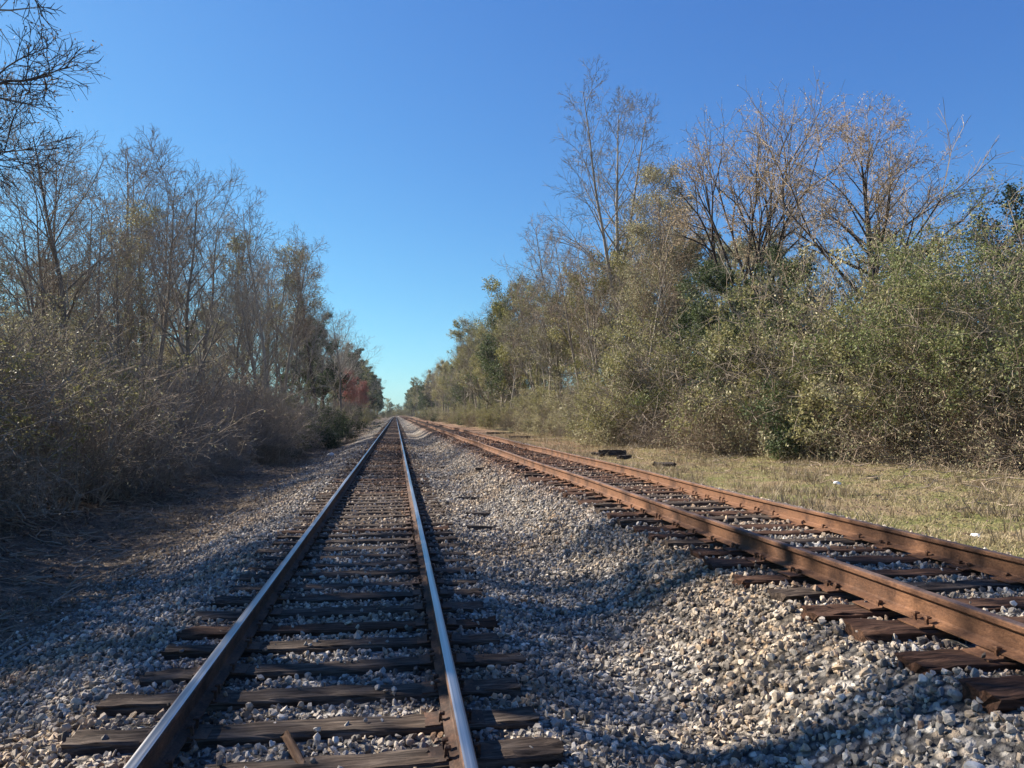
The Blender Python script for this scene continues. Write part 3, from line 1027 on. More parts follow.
# ------------------------------------------------------------------ grass and litter
def blades(name, x, y, h, w, mat, label, lean=0.7, per=5):
    n = len(x)
    z = tz(x, y)
    c = np.repeat(np.stack([x, y, z], 1), per, 0)
    N = n * per
    hh = np.repeat(h, per) * rng.uniform(0.5, 1.2, N)
    a = rng.uniform(0, 2 * math.pi, N)
    c = c + np.stack([rng.normal(0, .03, N), rng.normal(0, .03, N), np.full(N, -.01)], 1)
    d = np.stack([np.cos(a) * lean, np.sin(a) * lean, np.ones(N)], 1) * rng.uniform(0.4, 1.0, (N, 1))
    d[:, :2] *= rng.uniform(0.2, 1.6, (N, 1))
    sd = np.stack([-np.sin(a), np.cos(a), np.zeros(N)], 1) * w
    tip = c + d * hh[:, None]
    mid = c + d * hh[:, None] * .5 + np.array([0, 0, 1]) * (hh * .12)[:, None]
    v = np.stack([c - sd, c + sd, mid + sd * .7, mid - sd * .7, tip], 1).reshape(-1, 3)
    b = np.arange(N)[:, None] * 5
    A = Acc()
    A.v.append(v)
    A.q.append(b + np.array([[0, 1, 2, 3]]))
    A.qm.append(np.zeros(N, int))
    A.t.append(b + np.array([[3, 2, 4]]))
    A.tm.append(np.zeros(N, int))
    A.n = len(v)
    o = link(name, A.mesh(name, [mat]))
    tag(o, label, 'grass', kind='stuff')


def scat(x0, x1, y0, y1, n, fn):
    x = rng.uniform(x0, x1, n)
    y = y0 + (y1 - y0) * rng.uniform(0, 1, n) ** 1.5
    ok = in_view(x, y, 3) & (rng.uniform(0, 1, n) < fn(x, y))
    return x[ok], y[ok]


def patch(x, y):
    return 0.5 + 0.5 * np.sin(x * 1.1 + 0.7 * np.sin(y * .8)) * np.sin(y * 0.55 + x * .35 + 1)


x, y = scat(6.1, 20, 4, 60, 60000, lambda x, y: np.clip((x - 6.0) / 1.0, 0, 1) * (0.35 + 0.65 * patch(x, y)))
blades('grass', x, y, rng.uniform(.04, .11, len(x)), 0.006, M['grass'], 'short dry tan and green grass beside the rusty track', 0.8, 6)
x, y = scat(6.2, 20, 4, 60, 16000, lambda x, y: np.where(patch(x * 1.9 + 3, y * 1.6) > .66, 1, .08))
blades('weeds', x, y, rng.uniform(.12, .42, len(x)), 0.007, M['grass_dead'], 'taller dead weeds in patches of the grass verge', .9, 6)
x, y = scat(-12, -3.6, 4, 60, 26000, lambda x, y: (patch(x * 1.3, y * 1.2) ** 2) * np.clip((-3.2 - x) / 1.5, 0, 1))
blades('dead_grass', x, y, rng.uniform(.06, .2, len(x)), 0.005, M['grass_dead'], 'dead straw coloured grass in the shady ditch on the left', 1.3, 4)


def litter(name, x, y, size, mat, label):
    z = tz(x, y) + rng.uniform(0.005, 0.04, len(x))
    A = Acc()
    n = len(x)
    a = rng.uniform(0, 6.28, n)
    t = nrm(np.stack([np.cos(a), np.sin(a), rng.normal(0, .35, n)], 1))
    b = nrm(np.cross(t, nrm(np.stack([rng.normal(0, .4, n), rng.normal(0, .4, n), np.ones(n)], 1))))
    s = (size * rng.uniform(.5, 1.4, n))[:, None]
    p = np.stack([x, y, z], 1)
    v = np.stack([p - t * s * .5, p + b * s * .3, p + t * s * .5, p - b * s * .3], 1)
    A.quads(v.reshape(-1, 3), np.arange(n * 4).reshape(n, 4))
    o = link(name, A.mesh(name, [mat]))
    tag(o, label, 'fallen leaves', kind='stuff')


xa, ya = scat(-16, -2.9, 3, 70, 90000, lambda x, y: np.clip((-2.6 - x) / 1.6, 0.05, 1) * (.4 + .6 * patch(x * .8 + 2, y)))
litter('leaf_litter', xa, ya, 0.075, M['litter'], 'brown leaves and twig bits lying on the left bank')
xb, yb = scat(6.4, 24, 5, 75, 60000, lambda x, y: np.clip((x - 6.5) / 8, 0.15, 1))
litter('leaf_litter', xb, yb, 0.07, M['litter'], 'pale brown leaves lying in the grass before the right-hand thicket')

def sticks(x, y, label):
    n = len(x)
    a = rng.uniform(0, 6.28, n)
    L = rng.uniform(.12, .7, n)
    P = grow(np.stack([x, y, tz(x, y) + .03], 1), np.stack([np.cos(a), np.sin(a), rng.normal(0, .12, n)], 1), L, 4, .3, 0, rng)
    P[..., 2] = tz(P[..., 0], P[..., 1]) + .02 + np.abs(P[..., 2] - P[:, :1, 2]) * .6
    r = rng.uniform(.006, .02, n)
    A = Acc()
    tubes(A, P, taperr(r, r * .5, 4), 4)
    o = link('fallen_sticks', A.mesh('fallen_sticks', [M['twig_tan']]))
    tag(o, label, 'sticks', kind='stuff')


x, y = scat(-13, -3.4, 4, 60, 3800, lambda x, y: np.clip((-3.2 - x) / 3, 0, 1))
sticks(x, y, 'dry sticks scattered over the shaded left bank')
x, y = scat(7.5, 22, 6, 70, 3400, lambda x, y: np.clip((x - 8) / 7, 0, 1))
sticks(x, y, 'dry sticks scattered before the right-hand thicket')

# ------------------------------------------------------------------ vegetation prototypes
T = {}
T['bare1'] = tree('bare1', 11, 14, .17, n1=17, t0=.25, ang1=42, l1=.38, n2=7, n3=6, n4=3, fine=.0075)
T['bare2'] = tree('bare2', 12, 15, .16, n1=15, t0=.35, ang1=36, l1=.36, n2=7, n3=6, n4=3, fine=.0075, lean=(.08, .02), twig='twig_tan')
T['bare3'] = tree('bare3', 13, 12, .18, split=(3, .22, 20, .78), n1=12, ang1=42, l1=.34, n2=6, n3=6, n4=3, fine=.0075)
T['bare4'] = tree('bare4', 14, 16, .15, n1=15, t0=.42, ang1=36, l1=.28, n2=6, n3=6, n4=3, fine=.0075, bark_='bark_pale', twig='twig_tan')
T['barebud'] = tree('barebud', 15, 14, .17, n1=17, t0=.28, ang1=42, l1=.34, n2=7, n3=6, n4=2, fine=.0075, leaf_='bud_brown', leaf_n=3600, leaf_s=.10)
T['vine'] = tree('vine', 16, 13, .15, n1=16, t0=.25, ang1=40, l1=.3, n2=7, n3=5, n4=2, fine=.008, leaf_='leaf_olive', leaf_n=4500, leaf_s=.11, cl=(30, .7),
                 extra=('leaf_olive', 3600, .1, .75, .26, .12))
T['olive1'] = tree('olive1', 17, 11, .15, n1=24, t0=.3, ang1=55, l1=.33, n2=8, n3=5, n4=0, fine=.008, leaf_='leaf_olive', leaf_n=19000, leaf_s=.125, leafspread=.10, cl=(95, .62), bark_='bark_pale')
T['olive2'] = tree('olive2', 18, 12, .15, n1=22, t0=.34, ang1=50, l1=.30, n2=8, n3=5, n4=0, fine=.008, leaf_='leaf_grey', leaf_n=17000, leaf_s=.125, leafspread=.10, cl=(80, .62), twig='twig_tan', bark_='bark_pale')
T['yellow'] = tree('yellow', 19, 10, .10, n1=20, t0=.2, ang1=40, l1=.3, n2=8, n3=5, n4=0, fine=.007, leaf_='leaf_yellow', leaf_n=8000, leaf_s=.12, leafspread=.1, cl=(50, .6), twig='twig_tan')
T['pine'] = tree('pine', 20, 18, .2, n1=34, t0=.4, ang1=75, l1=.2, n2=9, n3=5, n4=0, trop1=.03, fine=.008, leaf_='leaf_dark', leaf_n=16000, leaf_s=.26, leafspread=.12, bark_='bark_dark', cl=(90, .8))
T['pine2'] = tree('pine2', 21, 17, .2, n1=36, t0=.2, ang1=70, l1=.24, n2=9, n3=5, n4=0, trop1=.04, fine=.008, leaf_='leaf_dark', leaf_n=22000, leaf_s=.26, leafspread=.12, bark_='bark_dark', cl=(140, .9))
T['maple'] = tree('maple', 22, 10, .12, n1=22, t0=.2, ang1=42, l1=.36, n2=9, n3=7, n4=2, fine=.009, leaf_='bud_red', leaf_n=16000, leaf_s=.12, twig='twig_red')
T['dkever'] = tree('dkever', 23, 8, .13, n1=30, t0=.08, ang1=60, l1=.36, n2=9, n3=5, n4=0, fine=.007, leaf_='leaf_dkgreen', leaf_n=24000, leaf_s=.11, leafspread=.10, cl=(120, .55))
B = {}
B['brush1'] = bush('brush1', 31, 3.6, 2.6, ns=46, n2=9, n3=6, fine=.0075, dead=('bud_brown', 1500, .065))
B['brush2'] = bush('brush2', 32, 4.4, 3.0, ns=48, n2=9, n3=6, fine=.0075, ang=26, dead=('leaf_grey', 1600, .07))
B['brush3'] = bush('brush3', 33, 2.4, 2.4, ns=50, n2=9, n3=6, fine=.007, ang=46, arch=-.10, dead=('bud_brown', 3600, .065))
B['brushtan'] = bush('brushtan', 34, 3.0, 2.6, ns=52, n2=9, n3=6, fine=.007, twig='twig_tan', ang=42, arch=-.10, dead=('leaf_grey', 4500, .07))
B['olive'] = bush('olive', 35, 4.6, 3.0, ns=36, n2=9, n3=5, leaf_='leaf_olive', leaf_n=24000, leaf_s=.085, cl=(110, .5), ang=34, fine=.006)
B['grey'] = bush('grey', 36, 4.2, 3.0, ns=38, n2=9, n3=5, leaf_='leaf_grey', leaf_n=24000, leaf_s=.08, cl=(110, .5), ang=38, arch=-.07, fine=.006)
B['green'] = bush('green', 37, 4.4, 2.6, ns=34, n2=9, n3=5, leaf_='leaf_green', leaf_n=24000, leaf_s=.085, cl=(100, .5), ang=30, fine=.006)
B['greenbig'] = bush('greenbig', 47, 7.2, 4.2, ns=60, n2=11, n3=6, leaf_='leaf_green', leaf_n=80000, leaf_s=.085, cl=(300, .75), ang=30, fine=.006, lo=.8, hi=1.1)
B['dark'] = bush('dark', 38, 2.6, 2.2, ns=34, n2=9, n3=5, leaf_='leaf_dkgreen', leaf_n=18000, leaf_s=.085, ang=38, cl=(70, .45))


def joined(a, b, name):
    """one mesh out of trunk + crown for trees too far to show their parts"""
    return None


used = set()


HH = {'dkever': 8, 'bare1': 14, 'bare2': 15, 'bare3': 12, 'bare4': 16, 'barebud': 14, 'vine': 13, 'olive1': 11, 'olive2': 12, 'yellow': 10, 'pine': 18, 'pine2': 17}


def place(kind, x, y, s=1.0, rz=None, label='', cat='tree', group=None, tilt=(0, 0), sz=None, name=None, far=False):
    lib = T if kind in T else B
    tr, cr = lib[kind]
    nm = name or {'pine': 'pine_tree', 'pine2': 'pine_tree', 'maple': 'red_budded_tree', 'olive1': 'evergreen_tree', 'olive2': 'evergreen_tree', 'yellow': 'leafy_tree', 'dkever': 'evergreen_tree',
                  'vine': 'vine_covered_tree'}.get(kind, 'bare_tree') if lib is T else (name or {'olive': 'leafy_shrub', 'grey': 'leafy_shrub', 'green': 'green_shrub', 'greenbig': 'green_shrub', 'dark': 'evergreen_shrub'}.get(kind, 'bare_shrub'))
    if rz is None:
        rz = random.uniform(0, 6.28)
    z = float(tz(x, y)) - 0.03
    while len(label.split()) > 15:
        label = label.replace(' standing', '', 1) if ' standing' in label else ' '.join(label.split()[:15])
    root = link(nm, None, loc=(x, y, z), rot=(tilt[0], tilt[1], rz), scale=(s, s, sz or s))
    link('trunk' if lib is T else 'stems', tr, root)
    link('crown', cr, root)
    tag(root, label, cat, group)
    return root



# ---- one-off trees that the photograph shows clearly
def solo(key, px, D, s=1.0, rz=0.0, label='', name='bare_tree', sz=None, tilt=(0, 0)):
    x, y = wp(px, D)
    return place(key, x, y, s, rz, label, 'tree', None, tilt, sz, name)


T['edge'] = tree('edge', 41, 14.5, .20, split=(4, .2, 26, .72), n1=16, ang1=55, l1=.26, trop1=.0, n2=10, n3=8, n4=5, fine=.0075, leaf_='bud_brown', leaf_n=11000, leaf_s=.055, bark_='bark_dark', twig='bark_dark')
T['pole'] = tree('pole', 51, 15, .27, n1=9, t0=.55, ang1=35, l1=.22, n2=7, n3=5, n4=3, fine=.005)
for (x_, y_, s_, lb_) in ((-9.0, 14.0, 1.0, 'slim straight tree left of the frame whose trunk shadow crosses the gravel'),
                          (-9.8, 12.2, .95, 'second straight tree left of the frame, nearer the camera')):
    place('pole', x_, y_, s_, 1.0 + x_, lb_, name='bare_tree')
for (k_, x_, y_, s_, lb_) in (('bare3', -13.2, 18.0, 1.0, 'forked bare tree left of the frame shading the tracks'), ('bare1', -14.5, 20.5, .95, 'bare tree left of the frame behind the forked one'),
                              ('olive1', -16.5, 18.8, 1.15, 'leafy evergreen tree left of the frame')):
    place(k_, x_, y_, s_, 1.0, lb_)
place('edge', -9.9, 16.0, 1.05, 0.6, 'big bare tree at the left edge with dark limbs over the bank', name='bare_tree')
T['tall'] = big_tree('tall', 42, 'lead', 26.5, .24, [(4, 2, .5, 34, .06), (3, 2, .62, 32, .04), (4, 2, .62, 34, .0), (3, 2, .6, 36, .0)], 'bark_pale', 'twig_grey',
                     lat=51, t0=.42, ang0=48, ang1=25, l0=3.6, l1=1.6, co=((.38, 13, .4), (.42, 12, 3.4)), fine=.010)
solo('tall', 613, 56, 1.0, 0.3, 'tallest slim bare tree with pale trunk, rising above the thicket right of the sky gap')
T['vase'] = big_tree('vase', 48, 'vase', 17.3, .36, [(2, 2, .85, 19, .05), (3, 2, .80, 24, .03), (3, 2, .78, 27, .0), (3, 2, .72, 30, .0), (4, 2, .66, 34, .0), (3, 2, .62, 38, 0)],
                     'bark_dark', 'twig_red', 'bud_tan', 15000, .085, fine=.0075, split=.25, stems=6, ang=22, share=.20)
solo('vase', 757, 37.5, .84, 2.2, 'broad vase-shaped bare tree with tan buds, left of the two big spreading trees', sz=1.04)
T['spread'] = big_tree('spread', 44, 'lead', 13.3, .27, [(4, 2, .55, 28, .02), (4, 2, .66, 32, .0), (4, 2, .64, 36, .0), (4, 2, .62, 40, .0)], 'bark_dark', 'twig_red', 'bud_tan', 9500, .075,
                       lat=30, t0=.36, ang0=72, ang1=24, l0=3.9, l1=1.2, fine=.006)
solo('spread', 877, 31, 1.0, 1.0, 'spreading tan-budded tree, single dark trunk, right one of the two')
T['cedar'] = tree('cedar', 45, 15.5, .2, n1=34, t0=.2, ang1=50, l1=.24, n2=10, n3=6, n4=2, fine=.008, leaf_='leaf_grey', leaf_n=26000, leaf_s=.11, leafspread=.15, cl=(260, .65), twig='twig_tan')
solo('cedar', 662, 45, 1.0, 0.0, 'narrow grey-green leafy tree beside the tall slim tree', name='evergreen_tree')
T['ivy'] = tree('ivy', 46, 15, .14, n1=16, t0=.4, ang1=35, l1=.22, n2=8, n3=6, n4=3, fine=.008, bark_='bark_pale', twig='twig_tan', leaf_='leaf_yellow', leaf_n=2500, leaf_s=.1,
                extra=('leaf_yellow', 6000, .1, .75, .33, .10))
solo('ivy', 628, 50, 1.0, 0.0, 'pale trunk wrapped in yellow-green ivy beside the tall slim tree', name='vine_covered_tree')
for (px_, D_, s_, lb_) in ((478, 120, .95, 'thin pale trunk nearest the sky gap at the front of the right-hand wood'), (535, 74, .9, 'thin pale trunk standing before the yellow-green tree'),
                           (552, 66, .85, 'thin pale trunk in front of the olive shrubs left of centre of the right-hand wood'), (579, 58, .95, 'thin pale trunk second left of the tallest tree'),
                           (598, 50, .8, 'thin pale trunk just left of the tallest tree'), (644, 43, .8, 'thin pale trunk just right of the ivy-wrapped trunk')):
    solo('bare4', px_, D_, s_, px_, lb_, name='bare_tree')
solo('bare4', 560, 70, 1.2, 1.0, 'slim pale bare tree at the left of the ivy-wrapped trunk')
solo('bare1', 498, 128, 1.45, 2.0, 'grey bare tree standing above the far right thicket next to the sky gap')
solo('bare3', 486, 138, 1.5, 0.5, 'many-stemmed bare tree nearest the sky gap on the right side')
solo('pine2', 462, 210, .95, 0.5, 'dark round-topped pine at the far right edge of the sky gap', name='pine_tree')
solo('dkever', 735, 35, 1.0, 0.5, 'dark green evergreen at the foot of the vase-shaped tree', name='evergreen_tree')
solo('dkever', 780, 33.5, 1.0, 2.5, 'dark green evergreen between the vase-shaped tree and the spreading tree', name='evergreen_tree')
solo('dkever', 1010, 30, 1.15, 2.5, 'dark green evergreen highest at the right edge behind the green shrubs', name='evergreen_tree')
solo('dkever', 690, 41, .9, 4.5, 'dark green evergreen left of the vase-shaped tree', name='evergreen_tree')
solo('dkever', 505, 105, 1.1, 1.5, 'dark green evergreen below the grey trees by the sky gap', name='evergreen_tree')
solo('yellow', 535, 88, 1.2, 0.5, 'yellow-green leafed tree at the left end of the nearer right-hand wood', name='leafy_tree')
solo('olive1', 590, 62, 1.15, 0.5, 'olive leafy tree just left of the tall slim tree', name='evergreen_tree')
solo('bare1', 70, 30, .98, 0.7, 'bare tree with a dark forked trunk, second from the left edge')
solo('bare3', 62, 36, 1.05, 2.7, 'many-stemmed bare tree behind the forked one near the left edge')
solo('bare2', 150, 38, 0.98, 0.2, 'slim bare tree in the left wood, third from the left edge')
solo('barebud', 105, 36, .85, 1.2, 'bare tree with brown clinging leaves in the left wood')
solo('bare4', 192, 48, .9, 1.2, 'thin pale-barked bare tree in the middle of the left wood')
solo('vine', 128, 42, .88, 0.3, 'leafy vine-draped tree in the left wood', name='vine_covered_tree')
solo('bare1', 235, 55, .88, 3.2, 'bare tree in the left wood above the darkest shrubs')
solo('bare2', 262, 62, .98, 2.2, 'tall slim bare tree in the left wood towards the sky gap')
solo('bare3', 285, 70, .95, 2.2, 'bare forked tree in the left wood before the tufted tree')
T['tuft'] = tree('tuft', 47, 22, .24, n1=16, t0=.55, ang1=38, l1=.2, n2=8, n3=7, n4=3, fine=.012, leaf_='leaf_olive', leaf_n=5200, leaf_s=.19, leafspread=.22, cl=(26, 1.5), bark_='bark_dark')
solo('tuft', 318, 90, 1.0, 0.0, 'tallest left-hand tree with tufts of green at its top, at the end of the near left wood')
solo('bare1', 341, 100, 1.18, 0.0, 'bare tree right of the green-tufted tree, against the sky gap')
solo('maple', 351, 150, 1.0, 0.0, 'tree with red buds at the far end of the left wood', name='red_budded_tree')
solo('maple', 362, 185, .95, 2.0, 'smaller tree with red buds behind the first red one', name='red_budded_tree')


LANDMARK = [(-400, 'left of the frame'), (40, 'by the left edge'), (150, 'below the slim bare tree'), (235, 'above the shaded bank'), (285, 'by the dark shrubs'),
            (318, 'by the tufted tree'), (341, 'just past the tufted tree'), (355, 'by the red-budded trees'), (378, 'at the left of the sky gap'),
            (425, 'at the right of the sky gap'), (462, 'by the far pine'), (498, 'by the far many-stemmed tree'), (545, 'by the yellow-green tree'),
            (590, 'left of the tallest tree'), (613, 'by the tallest tree'), (662, 'by the narrow grey-green tree'), (710, 'left of the vase-shaped tree'), (757, 'by the vase-shaped tree'),
            (820, 'between the two spreading trees'), (877, 'by the spreading tree'), (930, 'left of the big green shrub'), (975, 'by the big green shrub'), (1020, 'by the right edge'), (1400, 'right of the frame')]
SEEN = {}


def where(x, y, xm):
    D = x * math.sin(YAW) + y * math.cos(YAW)
    px = 512 + F_PX * (x * math.cos(YAW) - y * math.sin(YAW)) / D
    return min(LANDMARK, key=lambda l: abs(l[0] - px))[1]


# ---- rows of woodland
def row(side, xm, xs, y0, y1, step, kinds, label, group, s0=0.9, s1=1.15, grow_=0.03, cat='tree'):
    y = y0
    while y < y1:
        x = side * (xm + random.uniform(-xs, xs) + (float(np.interp(y, [18, 28, 36, 70, 110, 300], [2, -1.6, -3.2, -3.4, -4.6, -5.4])) if side > 0 else float(np.interp(y, [20, 27, 60, 90, 110], [-0.6, -1.7, -1.6, -0.8, 0]))))
        kd = random.choice(kinds)
        lb = label
        if isinstance(label, dict):
            lb = label[kd]
        depth_ = {'shrub': ('front', 'middle', 'back'), 'tree': ('front', 'middle', 'rear')}[cat][0 if xm < (12 if side < 0 else 18) else 1 if xm < (16 if side < 0 else 22.5) else 2]
        lb = '%s, %s row %s' % (lb, depth_, where(x, y, xm))
        sc = random.uniform(s0, s1)
        if cat == 'tree':
            sc *= hfun(y) / HH[kd] * random.choice((.75, .9, 1.0, 1.0, 1.12))
        elif side > 0 and y > 45:
            sc *= .72
        place(kd, x, y + random.uniform(-.4, .4) * step, sc, None, lb, cat, group)
        y += step + grow_ * y


wood_lab = lambda side: {
    'bare1': 'grey bare tree of the %s wood' % side, 'bare2': 'slim leaning bare tree of the %s wood' % side,
    'bare3': 'forked bare tree of the %s wood' % side, 'bare4': 'pale-barked bare tree of the %s wood' % side,
    'barebud': 'brown-leaved bare tree of the %s wood' % side, 'vine': 'vine-draped tree of the %s wood' % side,
    'olive1': 'olive-green leafy tree of the %s wood' % side, 'olive2': 'grey-green leafy tree of the %s wood' % side,
    'dkever': 'dark green dense evergreen in the %s wood' % side, 'yellow': 'yellow-green leafed young tree in the %s wood' % side, 'pine': 'dark bare-trunked pine in the %s wood' % side, 'pine2': 'dark full-crowned pine in the %s wood' % side}
LL, RL = wood_lab('left-hand'), wood_lab('right-hand')
LH = lambda y: float(np.interp(y, [15, 30, 45, 60, 90, 130, 200, 400], [10, 11.5, 14.5, 16.5, 20, 17, 17, 22]))
RHH = lambda y: float(np.interp(y, [22, 32, 45, 55, 80, 100, 130, 160, 300, 500], [8, 9, 14, 16, 17, 17, 15.5, 12.5, 13, 17]))
# left wood
hfun = LH
row(-1, 11.8, 1.2, 33, 95, 9, ['bare1', 'bare2', 'bare3', 'barebud', 'bare4'], LL, 'trees of the left-hand wood', .8, 1.05, .0)
row(-1, 15.5, 1.6, 27, 110, 8.5, ['bare1', 'bare2', 'vine', 'barebud', 'bare4', 'bare3'], LL, 'trees of the left-hand wood', .8, 1.05, .0)
row(-1, 21, 2.5, 22, 130, 9, ['bare1', 'vine', 'bare2', 'bare3', 'olive2'], LL, 'trees of the left-hand wood', .8, 1.1, .0)
row(-1, 28, 2.0, 26, 130, 6.5, ['olive1', 'olive2', 'vine', 'bare1'], LL, 'trees of the left-hand wood', .62, .85, .0)
row(-1, 36, 2.5, 30, 140, 6.5, ['olive1', 'olive2', 'bare3'], LL, 'trees of the left-hand wood', .6, .8, .0)
row(-1, 13, 2.0, 112, 230, 6, ['pine2', 'bare1', 'olive1', 'barebud', 'pine', 'bare3'], LL, 'trees of the left-hand wood', .9, 1.1, .0)
row(-1, 12, 1.6, 235, 560, 8, ['pine2', 'pine', 'pine2', 'bare1', 'olive1'], LL, 'trees of the left-hand wood', .9, 1.1, .012)
row(-1, 18, 2.0, 235, 560, 14, ['pine2', 'pine'], LL, 'trees of the left-hand wood', .9, 1.1, .012)
# right wood
hfun = RHH
row(1, 17.5, 1.2, 46, 130, 4.6, ['olive1', 'bare4', 'olive2', 'barebud', 'yellow', 'bare4', 'vine', 'bare1', 'dkever'], RL, 'trees of the right-hand wood', .75, 1.0, .0)
row(1, 22, 2.0, 26, 140, 4.6, ['olive1', 'bare2', 'olive2', 'vine', 'bare1'], RL, 'trees of the right-hand wood', .8, 1.0, .0)
row(1, 28, 3.0, 24, 130, 6.5, ['olive1', 'olive2', 'bare1'], RL, 'trees of the right-hand wood', .8, 1.0, .0)
row(1, 17.5, 1.5, 134, 240, 4.6, ['olive1', 'olive2', 'pine2', 'barebud', 'bare1'], RL, 'trees of the right-hand wood', .85, 1.1, .0)
row(1, 17, 1.6, 245, 600, 8, ['pine2', 'olive1', 'pine2', 'olive2', 'pine'], RL, 'trees of the right-hand wood', .9, 1.1, .012)
row(1, 24, 2.0, 150, 600, 14, ['pine2', 'pine', 'olive1'], RL, 'trees of the right-hand wood', .9, 1.1, .012)

for i, (px, D) in enumerate(((386, 480), (391, 560), (396, 600), (400, 640), (404, 600), (409, 560), (414, 500))):
    x, y = wp(px, D)
    place('olive', x, y, 1.6, None, 'distant shrub closing the view where the tracks vanish', 'shrub', 'distant shrubs where the tracks vanish')
for i, (px, D, hh) in enumerate(((391, 640, 12), (396, 700, 10), (401, 740, 9), (406, 720, 11), (412, 690, 12), (387, 600, 14), (399, 820, 12), (404, 850, 13))):
    x, y = wp(px, D)
    place(('pine2', 'olive1')[i % 2], x, y, hh / HH[('pine2', 'olive1')[i % 2]], None, 'distant tree closing the view where the tracks vanish', 'tree', 'distant trees where the tracks vanish')

SL = lambda side: {
    'brush1': 'tangled grey-brown bare shrub under the %s wood' % side, 'brush2': 'tall tangled bare shrub under the %s wood' % side,
    'brush3': 'low brown bramble tangle under the %s wood' % side, 'brushtan': 'pale tan arching bare shrub under the %s wood' % side,
    'olive': 'olive-green leafy shrub under the %s wood' % side, 'grey': 'grey-green leafy shrub under the %s wood' % side,
    'green': 'bright green leafy shrub under the %s wood' % side, 'dark': 'small dark evergreen shrub under the %s wood' % side}
LS, RS = SL('left-hand'), SL('right-hand')
row(-1, 9.8, .6, 8, 84, 2.1, ['brush1', 'brush3', 'brush2', 'brush3'], LS, 'shrubs along the left-hand wood', .75, 1.05, .012, 'shrub')
row(-1, 12.4, .9, 9, 90, 2.6, ['brush1', 'brush2', 'brush2', 'olive'], LS, 'shrubs along the left-hand wood', .95, 1.25, .012, 'shrub')
row(-1, 16.5, 1.5, 12, 100, 4.2, ['brush2', 'grey', 'olive', 'brush1'], LS, 'shrubs along the left-hand wood', 1.1, 1.4, .012, 'shrub')
row(-1, 9.5, .8, 88, 240, 4.5, ['dark', 'olive', 'brush1', 'brushtan'], LS, 'shrubs along the left-hand wood', .9, 1.3, .012, 'shrub')
row(1, 16.2, .8, 17, 84, 2.5, ['brushtan', 'grey', 'brush3', 'olive', 'brushtan'], RS, 'shrubs along the right-hand wood', .8, 1.0, .012, 'shrub')
row(1, 18.6, .9, 17, 90, 2.6, ['grey', 'olive', 'grey', 'brushtan', 'olive'], RS, 'shrubs along the right-hand wood', 1.1, 1.6, .012, 'shrub')
row(1, 22, 1.2, 18, 90, 4.2, ['grey', 'olive', 'grey'], RS, 'shrubs along the right-hand wood', 1.4, 1.95, .012, 'shrub')
row(1, 22, 1.2, 88, 300, 6, ['olive', 'grey'], RS, 'shrubs along the right-hand wood', 1.5, 2.0, .012, 'shrub')
row(1, 15, .8, 88, 260, 4.5, ['grey', 'olive', 'brushtan', 'dark'], RS, 'shrubs along the right-hand wood', .6, 1.25, .012, 'shrub')
for (kd, px, D, s, lb) in (
        ('greenbig', 965, 25.5, 1.08, 'large bright green shrub highest at the right edge, lit on its left'),
        ('greenbig', 1045, 27, 1.15, 'large green shrub half cut off by the right edge'),
        ('green', 735, 36, 1.35, 'green shrub below the broad vase-shaped tree'),
        ('dark', 765, 32, 1.3, 'dark green shrub left of the smallest dark shrub under the vase-shaped tree'),
        ('dark', 822, 28, 1.35, 'small dark green shrub at the edge of the dry grass below the spreading tree'),
        ('brush2', 262, 40, 1.0, 'tall bare shrub left of the dark shrubs on the left bank'),
        ('dark', 290, 46, 1.0, 'widest dark shrub by the shaded left bank'),
        ('dark', 325, 64, 1.35, 'dark shrub farthest along the left bank before the lit clearing'),
        ('dark', 306, 54, 1.1, 'dark shrub in the middle of the three on the left bank'),
        ('brushtan', 900, 27, 1.15, 'straw-coloured tangle of dead stems below the spreading tree'),
        ('brushtan', 1015, 21.5, .95, 'straw-coloured tangle of dead stems cut off by the right edge'),
        ('brushtan', 935, 24, 1.0, 'straw-coloured tangle of dead stems in front of the large green shrub'),
        ('brushtan', 868, 28, .9, 'small straw-coloured tangle of dead stems next to the small dark green shrub'),
        ('brushtan', 985, 23, 1.15, 'straw-coloured tangle of dead stems in the lower right corner of the thicket'),
        ('grey', 840, 31, 1.45, 'large grey-green shrub between the two big spreading trees'),
        ('olive', 700, 40, 1.5, 'large olive shrub at the left foot of the vase-shaped tree')):
    x, y = wp(px, D)
    place(kd, x, y, s, None, lb, 'shrub')


# things that would share a label are told apart by how near they stand
byl = {}
for o_ in list(COL.objects):
    if o_.parent is None and o_.get('group'):
        byl.setdefault(o_['label'], []).append(o_)
NUM = ['', '', 'two', 'three', 'four', 'five', 'six', 'seven', 'eight', 'nine', 'ten', 'eleven', 'twelve', 'thirteen', 'fourteen', 'fifteen', 'sixteen', 'seventeen', 'eighteen']
ORD = ['nearest', 'second nearest', 'third nearest', 'fourth nearest', 'fifth nearest', 'sixth nearest', 'seventh nearest', 'eighth nearest', 'ninth nearest', 'tenth nearest', 'eleventh nearest', 'twelfth nearest', 'thirteenth nearest', 'fourteenth nearest', 'fifteenth nearest', 'sixteenth nearest', 'seventeenth nearest', 'eighteenth nearest']
for lb_, os_ in byl.items():
    n_ = len(os_)
    if 1 < n_ <= 18:
        os_.sort(key=lambda q: q.location.y)
        for i_, q in enumerate(os_):
            w_ = ('nearer' if i_ == 0 else 'farther') if n_ == 2 else ('farthest' if i_ == n_ - 1 else ORD[i_])
            t_ = '%s, %s of %s' % (lb_, w_, NUM[n_])
            for cut in (' the ', ' the ', ' the ', ' bare ', ' the ', ' tangled ', ' grey-brown ', ' small ', ' dark ', ' leafy '):
                if len(t_.split()) > 16:
                    t_ = t_.replace(cut, ' ', 1)
            q['label'] = t_

